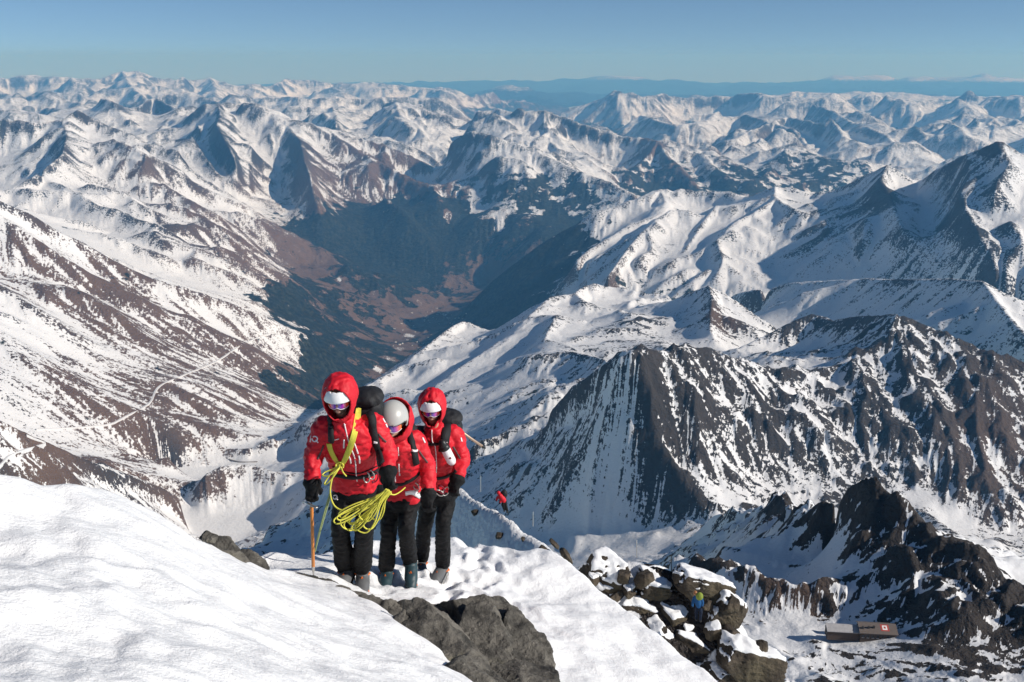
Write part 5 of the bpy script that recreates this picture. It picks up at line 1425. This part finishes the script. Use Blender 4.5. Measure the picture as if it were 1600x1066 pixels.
# trekking pole straps / rope down to the snow
# yellow rope: over the shoulder, knot, coil in the hand
o = empty('rope', (0, 0, 0)); tag(o, 'yellow climbing rope slung over the front climber and coiled in his hand', 'rope')
def strand(path, rad=.0052, n=40, nm='strand'):
    mesh_obj(nm, *tube(smooth_path(path, n), rad, 8), M_ROPE, o)
bvr = bvh_of(jk1, tr1)
def onb(px, py, lift=.012):
    d = Vector(ray(px, py)).normalized(); h = bvr.ray_cast(Vector((0, 0, 0)), d, 40)[0]
    return (h if h is not None else at(px, py, 6.9)) - d * lift
rg = random.Random(4)
for k in range(5):
    f_ = (k - 2) * 1.9
    strand([onb(560 + f_ * .8, 638 + abs(f_) * .2), onb(558.5 + f_, 652), onb(553.5 + f_, 678), onb(546 + f_, 702), onb(537 + f_ * .8, 722), onb(533 + f_ * .4, 727)])
for k in range(4):
    f_ = (k - 1.5) * 1.9
    strand([onb(514 + f_, 694), onb(517 + f_, 705), onb(523 + f_, 717), onb(530 + f_ * .5, 727)])
for k in range(7):
    a = rg.uniform(0, 6.28); c_ = onb(531, 727, .03)
    strand([c_ + Vector((math.cos(a + q) * .028, math.sin(q * 1.7 + a) * .018, math.sin(a + q) * .030)) for q in (0, 1.3, 2.6, 3.9, 5.2, 6.4)], .0055, 30, 'knot')
for pts in ([(531,727),(520,733),(508,738),(504,743),(512,744),(524,737),(531,730)], [(531,729),(519,738),(510,750),(507,757),(512,755),(521,745),(530,732)], [(533,730),(536,738),(541,744)]):
    strand([at(p[0], p[1], 6.70 + .03 * math.sin(i)) for i, p in enumerate(pts)], .0050, 40, 'loop')
strand([at(528, 730, 6.72), at(519, 748, 6.72), at(516, 770, 6.70), at(521, 788, 6.69), at(533, 797, 6.66), at(552, 797, 6.62), at(575, 784, 6.58), at(600, 768, 6.56)], .0056, 60)
ends = [(522, 816), (527, 811), (534, 822), (540, 826), (546, 818), (551, 828), (561, 830), (541, 813), (572, 826), (530, 806), (566, 812), (585, 812)]
for k, (ex_, ey_) in enumerate(ends):
    hx, hy_ = 607 + rg.uniform(-4, 3), 766 + rg.uniform(-2, 5)
    dx, dy = ex_ - hx, ey_ - hy_; L = math.hypot(dx, dy); nx_, ny_ = -dy / L, dx / L
    w = rg.uniform(5, 13); r_ = 6.55 + rg.uniform(-.05, .07)
    pts = [(hx, hy_), (hx + dx * .3 + nx_ * w * .4, hy_ + dy * .3 + ny_ * w * .4 + 3), (hx + dx * .65 + nx_ * w, hy_ + dy * .65 + ny_ * w + 3), (hx + dx * .92 + nx_ * w * .95, hy_ + dy * .92 + ny_ * w * .95 + 2), (hx + dx, hy_ + dy),
           (hx + dx * .92 - nx_ * w * .95, hy_ + dy * .92 - ny_ * w * .95), (hx + dx * .65 - nx_ * w, hy_ + dy * .65 - ny_ * w), (hx + dx * .3 - nx_ * w * .3, hy_ + dy * .3 - ny_ * w * .3), (hx + 2, hy_ + 1)]
    strand([at(a, b, r_ + .025 * math.sin(q * .9 + k)) for q, (a, b) in enumerate(pts)], .0052, 60, 'coil')
strand([at(608, 772, 6.6), at(617, 773, 6.9), at(626, 768, 7.2), at(633, 762, 7.34)], .0050, 24)
# pale rope hanging behind the first climber
ro = empty('rope', (0, 0, 0)); tag(ro, 'pale green rope hanging taut to the snow beside the orange shaft', 'rope')
for dxp in (0, 2.2):
    mesh_obj('strand', *tube(smooth_path([at(515 + dxp, 772, 7.3), at(507 + dxp, 800, 7.32), at(499 + dxp * .7, 830, 7.35), at(491.5 + dxp * .3, 862, 7.42)], 20), .0055, 8), M_ROPEG, ro)
print('gear', round(time.time() - T0, 1))
# ================================================================== small and far things
def ground(px, py): return gf.hit(zf, px, py)
# ---- alpine hut
k0 = ground(1372, 1000) or at(1372, 1000, 490)
hut = empty('mountain_hut', k0)
tag(hut, 'long brown mountain hut with a red and white panel on its roof', 'hut')
HR = Matrix.Rotation(R(-6), 4, 'Z')
M_WALL = simple_mat('hut_boards', (0.085, 0.062, 0.05), .8, .2, .3, 1.5)
M_ROOF = simple_mat('hut_roof', (0.13, 0.105, 0.09), .6, .3, .25, .8)
M_PANE = simple_mat('hut_glass', (0.02, 0.025, 0.03), .15, .6)
M_SIGNR = simple_mat('red_panel', (0.38, 0.06, 0.045), .6); M_SIGNW = simple_mat('white_panel', (0.75, 0.72, 0.7), .6)
M_STONE = simple_mat('dark_stone', (0.05, 0.048, 0.047), .85, .2, .3, 1.0)
def hp(x, y, z): return HR @ Vector((x, y, z))
def boxm(name, x0, x1, y0, y1, z0, z1, mat, parent, f=hp):
    V = [f(x, y, z) for x in (x0, x1) for y in (y0, y1) for z in (z0, z1)]
    return mesh_obj(name, V, [(0, 1, 3, 2), (4, 6, 7, 5), (0, 4, 5, 1), (2, 3, 7, 6), (0, 2, 6, 4), (1, 5, 7, 3)], mat, parent, False)
w = boxm('wall', -9, 9, 0, 9, -2.5, 3.6, M_WALL, hut)
def roofm(name, x0, x1, y0, y1, ze, zr, th, mat, parent):
    ym = y0 + (y1 - y0) * .62
    V = []
    for x in (x0, x1):
        V += [hp(x, y0, ze), hp(x, ym, zr), hp(x, y1, ze + .6), hp(x, y0, ze + th), hp(x, ym, zr + th), hp(x, y1, ze + .6 + th)]
    return mesh_obj(name, V, [(0, 1, 4, 3), (1, 2, 5, 4), (6, 9, 10, 7), (7, 10, 11, 8), (3, 4, 10, 9), (4, 5, 11, 10), (0, 6, 7, 1), (1, 7, 8, 2), (0, 3, 9, 6), (2, 8, 11, 5)], mat, parent, False)
rf = roofm('roof', -9.6, 9.6, -.9, 9.6, 3.6, 6.0, .3, M_ROOF, hut)
def onroof(u, v, lift): return hp(u, -.9 + 6.5 * v, 3.9 + 2.4 * v + lift)
for nm, u0, u1, v0, v1, m_, l_ in (('panel', 1.4, 5.6, .30, .90, M_SIGNR, .05), ('panel_centre', 2.3, 4.7, .40, .80, M_SIGNW, .09), ('panel_mark', 3.0, 4.0, .52, .70, M_SIGNR, .12)):
    V = [onroof(u0, v0, l_), onroof(u1, v0, l_), onroof(u1, v1, l_), onroof(u0, v1, l_)]; V += [v - Vector((0, 0, .04)) for v in V]
    mesh_obj(nm, V, [(0, 1, 2, 3), (7, 6, 5, 4), (0, 4, 5, 1), (1, 5, 6, 2), (2, 6, 7, 3), (3, 7, 4, 0)], m_, rf, False)
for u, v in ((-7.6, .45), (-4.6, .5), (-2.0, .55)):
    c_ = onroof(u, v, 0); boxm('vent', -.45, .45, -.45, .45, -.3, 1.1, M_STONE, rf, lambda x, y, z, c_=c_: c_ + Vector((x, y, z)))
for i in range(7):
    x = -7.6 + i * 2.45
    wn_ = boxm('window', x - .55, x + .55, -.08, .02, .9, 2.2, M_PANE, w)
    boxm('sill', x - .7, x + .7, -.16, .0, .75, .88, M_SIGNW, wn_)
dr = boxm('door', 6.9, 7.9, -.07, .02, -.3, 2.0, M_STONE, w)
lw = boxm('wing', -25, -9.02, 1.5, 8.0, -2.5, 2.4, M_WALL, hut)
mesh_obj('wing_roof', [hp(x, y, z) for x in (-25.4, -8.9) for (y, z) in ((1.0, 2.42), (5.5, 4.2), (8.5, 2.8), (1.0, 2.72), (5.5, 4.6), (8.5, 3.1))], [(0, 1, 4, 3), (1, 2, 5, 4), (6, 9, 10, 7), (7, 10, 11, 8), (3, 4, 10, 9), (4, 5, 11, 10), (0, 6, 7, 1), (1, 7, 8, 2), (0, 3, 9, 6), (2, 8, 11, 5)], simple_mat('snowy_roof', (0.36, 0.35, 0.35), .7, .2, .5, .5), hut, False)
k1 = ground(1312, 990) or k0
st = empty('stone_shed', k1); tag(st, 'dark steep gabled shed at the left end of the hut terrace', 'shed')
mesh_obj('wall', [Vector(v) for v in ((-2.5, 0, -2), (3.2, 0, -2), (-2.2, 0, 3.9), (-2.5, 4, -2), (3.2, 4, -2), (-2.2, 4, 3.9))], [(0, 1, 2), (5, 4, 3), (0, 3, 4, 1), (0, 2, 5, 3)], M_STONE, st, False)
mesh_obj('roof', [Vector(v) for v in ((-2.5, -.3, 4.0), (3.7, -.3, -1.9), (3.7, 4.3, -1.9), (-2.5, 4.3, 4.0), (-2.5, -.3, 4.3), (3.9, -.3, -1.7), (3.9, 4.3, -1.7), (-2.5, 4.3, 4.3))], [(0, 1, 2, 3), (7, 6, 5, 4), (0, 4, 5, 1), (1, 5, 6, 2), (2, 6, 7, 3), (3, 7, 4, 0)], MAT_SNOW, st, False)
k2 = ground(1302, 999) or k0
sh = empty('store_hut', k2); tag(sh, 'small low hut with a pale brown roof in front of the gabled shed', 'shed')
boxm('wall', -2.8, 2.8, 0, 3, -1.5, .8, M_WALL, sh)
mesh_obj('roof', [Vector(v) for v in ((-3.3, -.4, .82), (3.3, -.4, .82), (3.3, 3.4, 1.9), (-3.3, 3.4, 1.9), (-3.3, -.4, 1.05), (3.3, -.4, 1.05), (3.3, 3.4, 2.1), (-3.3, 3.4, 2.1))], [(3, 2, 1, 0), (4, 5, 6, 7), (0, 1, 5, 4), (1, 2, 6, 5), (2, 3, 7, 6), (3, 0, 4, 7)], simple_mat('pale_roof', (0.42, 0.30, 0.22), .7, .2, .1, 2), sh, False)
# ---- stakes along the crest
for (px, y0, y1, r_, lab) in ((751, 744, 768, 63.8, 'thin pale stake on the snow crest above the tiny climber in red'), (833, 800, 822, 57.0, 'thin pale stake half way down the sharp snow crest'), (995, 844, 872, 58.4, 'thin pale pole on top of the snow plastered crag'), (1049, 867, 900, 57.6, 'dark pole on the snow above the overhanging boulder')):
    mesh_obj('pole', *tube([at(px, y0, r_), at(px, y1, r_)], .028, 8), M_STEEL if px != 1049 else M_DARK, None)
    tag(bpy.context.scene.objects[-1] if False else COL.objects[-1], lab, 'pole', 'stakes along the crest')
# ---- two more climbers on the crest
def tiny(label, P, cols, r_, grp='climbers further down the crest'):
    root = empty('person', (0, 0, 0)); tag(root, label, 'person', grp)
    A = lambda p: at(p[0], p[1], r_ + (p[2] if len(p) > 2 else 0))
    fused('body', [ell(A(P['head']), .10, .11, .13, None, 2), tube([A(P['head']), A(P['neck']), A(P['hip'])], [.06, .10, .12], 10)] + [tube([A(q) for q in P[k]], [.07, .055, .04], 8) for k in ('arm_a', 'arm_b')] + [tube([A(q) for q in P[k]], [.09, .07, .05], 8) for k in ('leg_a', 'leg_b')], .025, M_SKIN, root, 1)
    jt = fused('jacket', [tube([A(P['neck']), (A(P['neck']) + A(P['hip'])) / 2, A(P['hip'])], [.17, .21, .18], 12)] + [tube([A(q) for q in P[k]], [.105, .09, .07], 10) for k in ('arm_a', 'arm_b')], .025, cols[0], root, 2, .012, .12)
    fused('trousers', [tube([A(q) for q in P[k]], [.13, .105, .085], 10) for k in ('leg_a', 'leg_b')], .025, cols[1], root, 2, .012, .12)
    for k in ('leg_a', 'leg_b'):
        e = A(P[k][-1]); mesh_obj('boot', *tube([e + Vector((0, .06, -.02)), e + Vector((0, -.14, -.05))], [.075, .06], 10), M_DARK, root)
    for k in ('arm_a', 'arm_b'):
        e = A(P[k][-1]); mesh_obj('glove', *ell(e, .07, .07, .085, None, 2), M_GLOVE, root)
    mesh_obj('helmet', *ell(A(P['head']) + Vector((0, 0, .035)), .125, .14, .125, None, 3), cols[2], root)
    return root, A
p4, A4 = tiny('tiny climber in red crouching on the sharp snow crest', dict(head=(779, 771), neck=(781.5, 774.5), hip=(787.5, 783), arm_a=((780, 775), (777, 778), (775.5, 782)), arm_b=((784, 776), (783, 781, -.1), (781, 786, -.15)), leg_a=((787, 783), (785.5, 789, -.1), (788, 796)), leg_b=((789, 783), (790, 790), (792.5, 798))), (M_RED, M_BLACK, M_RED), 60.2)
bk = fused('backpack', [ell(A4((787.5, 772, .15)), .24, .2, .30, None, 3)], .03, M_PACK, None, 2, .015, .12); tag(bk, 'black backpack on the tiny climber crouching on the snow crest', 'backpack')
M_BLUE = cloth('blue_shell', (0.012, 0.075, 0.20)); M_LIME = cloth('lime_pack', (0.20, 0.25, 0.04)); M_NAVY = cloth('navy_trousers', (0.006, 0.012, 0.03)); M_OHEL = simple_mat('orange_helmet', (0.30, 0.13, 0.05), .4)
p5, A5 = tiny('small climber in a blue jacket climbing among the boulders', dict(head=(1086, 927), neck=(1089, 932), hip=(1092, 947), arm_a=((1085, 934), (1083, 941, -.1), (1081.5, 948, -.2)), arm_b=((1095, 934), (1098, 941), (1097, 948, -.1)), leg_a=((1089, 948), (1088, 957), (1088, 966)), leg_b=((1094, 948), (1095, 957, -.1), (1094, 968, -.1))), (M_BLUE, M_NAVY, M_OHEL), 53.6)
bk = fused('backpack', [ell(A5((1093, 932, -.16)), .22, .17, .26, None, 3)], .03, M_LIME, None, 2, .015, .12); tag(bk, 'lime green backpack on the climber in blue', 'backpack')
# ---- village, roads, dam
rg = random.Random(12)
M_H1 = simple_mat('house_white', (0.55, 0.52, 0.48), .8); 
def house_mesh(w, l, h):
    V = [(-w, -l, -3), (w, -l, -3), (w, l, -3), (-w, l, -3), (-w, -l, h), (w, -l, h), (w, l, h), (-w, l, h), (0, -l, h + w * .8), (0, l, h + w * .8)]
    me = bpy.data.meshes.new('house'); me.from_pydata(V, [], [(0, 1, 5, 4), (1, 2, 6, 5), (2, 3, 7, 6), (3, 0, 4, 7), (4, 5, 8), (6, 7, 9), (5, 6, 9, 8), (7, 4, 8, 9)])
    me.materials.append(M_H1); me.materials.append(M_ROOF)
    for i in (6, 7): me.polygons[i].material_index = 1
    return me
hms = [house_mesh(5, 7, 6), house_mesh(7, 10, 8), house_mesh(4, 6, 5)]
spots = [(690 + rg.gauss(0, 16), 492 + rg.gauss(0, 8)) for _ in range(22)] + [(640 + rg.gauss(0, 20), 530 + rg.gauss(0, 10)) for _ in range(14)] + [(640 + rg.gauss(0, 30), 500 + rg.gauss(0, 12)) for _ in range(12)]
for i, (px, py) in enumerate(spots):
    v = ground(px, py)
    if v is None or v.length < 6500 or v.z > -2100: continue
    ob = bpy.data.objects.new('house', hms[i % 3]); ob.location = v; ob.rotation_euler = (0, 0, rg.uniform(0, 3.1)); link(ob)
    tag(ob, 'tiny pale house of the village far down in the valley', 'house', 'village houses in the valley')
M_ROAD = simple_mat('snowy_road', (0.62, 0.62, 0.63), .7, .2, .06, .05)
def road(pts, wd, lift, lab):
    path = smooth_path([(a, b, 0) for a, b in pts], max(8, int(sum(math.dist(pts[i], pts[i + 1]) for i in range(len(pts) - 1)) / 3)))
    G = [ground(p.x, p.y) for p in path]; G = [g for g in G if g is not None]
    m_ = sorted(g.length for g in G)[len(G) // 2]; G = [g for g in G if abs(g.length - m_) < m_ * .35]
    for _ in range(4): G = [G[0]] + [(G[i - 1] + 2 * G[i] + G[i + 1]) / 4 for i in range(1, len(G) - 1)] + [G[-1]]
    V = []; Fc = []
    for i, c_ in enumerate(G):
        t = (G[min(i + 1, len(G) - 1)] - G[max(i - 1, 0)]); t.z = 0; t.normalize(); s_ = Vector((t.y, -t.x, 0))
        for sg, dz in ((-1, -14), (-1, lift), (1, lift), (1, -14)): V.append(c_ + s_ * (sg * wd / 2) + Vector((0, 0, dz)))
    for i in range(len(G) - 1):
        for k in range(3):
            a = i * 4 + k; Fc.append((a, a + 1, a + 5, a + 4))
    ro_ = mesh_obj('road', V, Fc, M_ROAD, None, False); tag(ro_, lab, kind='structure')
road([(56,672),(100,670),(143,667),(173,663),(195,652),(233,631),(248,605),(289,586),(338,565),(375,541),(413,524),(456,511)], 8, 4, 'snow covered mountain road crossing the brown slope on the left')
road([(-10,732),(0,727),(11,715),(30,706),(56,698),(71,693),(55,686),(40,680)], 8, 3, 'snow covered road bend at the left edge')
v0, v1 = ground(357, 717), ground(402, 722)
if v0 and v1:
    v0.z = v1.z = -1716; dn = (v1 - v0); nn_ = Vector((dn.y, -dn.x, 0)).normalized()
    V = []; Fc = []
    for i in range(13):
        t = i / 12; c_ = v0.lerp(v1, t) + nn_ * (18 * math.sin(math.pi * t))
        V += [c_ + nn_ * 5 + Vector((0, 0, -12)), c_ + nn_ * 3 + Vector((0, 0, 9)), c_ - nn_ * 3 + Vector((0, 0, 9)), c_ - nn_ * 5 + Vector((0, 0, -12))]
    for i in range(12):
        for k in range(3): a = i * 4 + k; Fc.append((a, a + 4, a + 5, a + 1))
    tag(mesh_obj('dam', V, Fc, simple_mat('dam_concrete', (0.20, 0.17, 0.15), .85), None, False), 'low grey dam wall across the frozen reservoir', 'dam')
print('small', round(time.time() - T0, 1))
# ------------------------------------------------------------------ haze
hb = mesh_obj('haze', [(x, y, z) for x in (-90000, 90000) for y in (-3000, 125000) for z in (-4200, 300)],
              [(0, 1, 3, 2), (4, 6, 7, 5), (0, 4, 5, 1), (2, 3, 7, 6), (0, 2, 6, 4), (1, 5, 7, 3)], None, None, False)
hm = bpy.data.materials.new('haze'); hm.use_nodes = True
ht = hm.node_tree; ht.nodes.clear()
ho = ht.nodes.new('ShaderNodeOutputMaterial'); hv = ht.nodes.new('ShaderNodeVolumePrincipled')
hv.inputs['Color'].default_value = (0.17, 0.52, 1.0, 1)
hv.inputs['Density'].default_value = 2.8e-5
hv.inputs['Absorption Color'].default_value = (0.68, 0.68, 0.68, 1)
hv.inputs['Anisotropy'].default_value = 0.0
ht.links.new(hv.outputs[0], ho.inputs['Volume'])
hb.data.materials.append(hm)
tag(hb, 'thin blue haze in the air between the mountains', 'haze', kind='stuff')
print('done', round(time.time() - T0, 1))
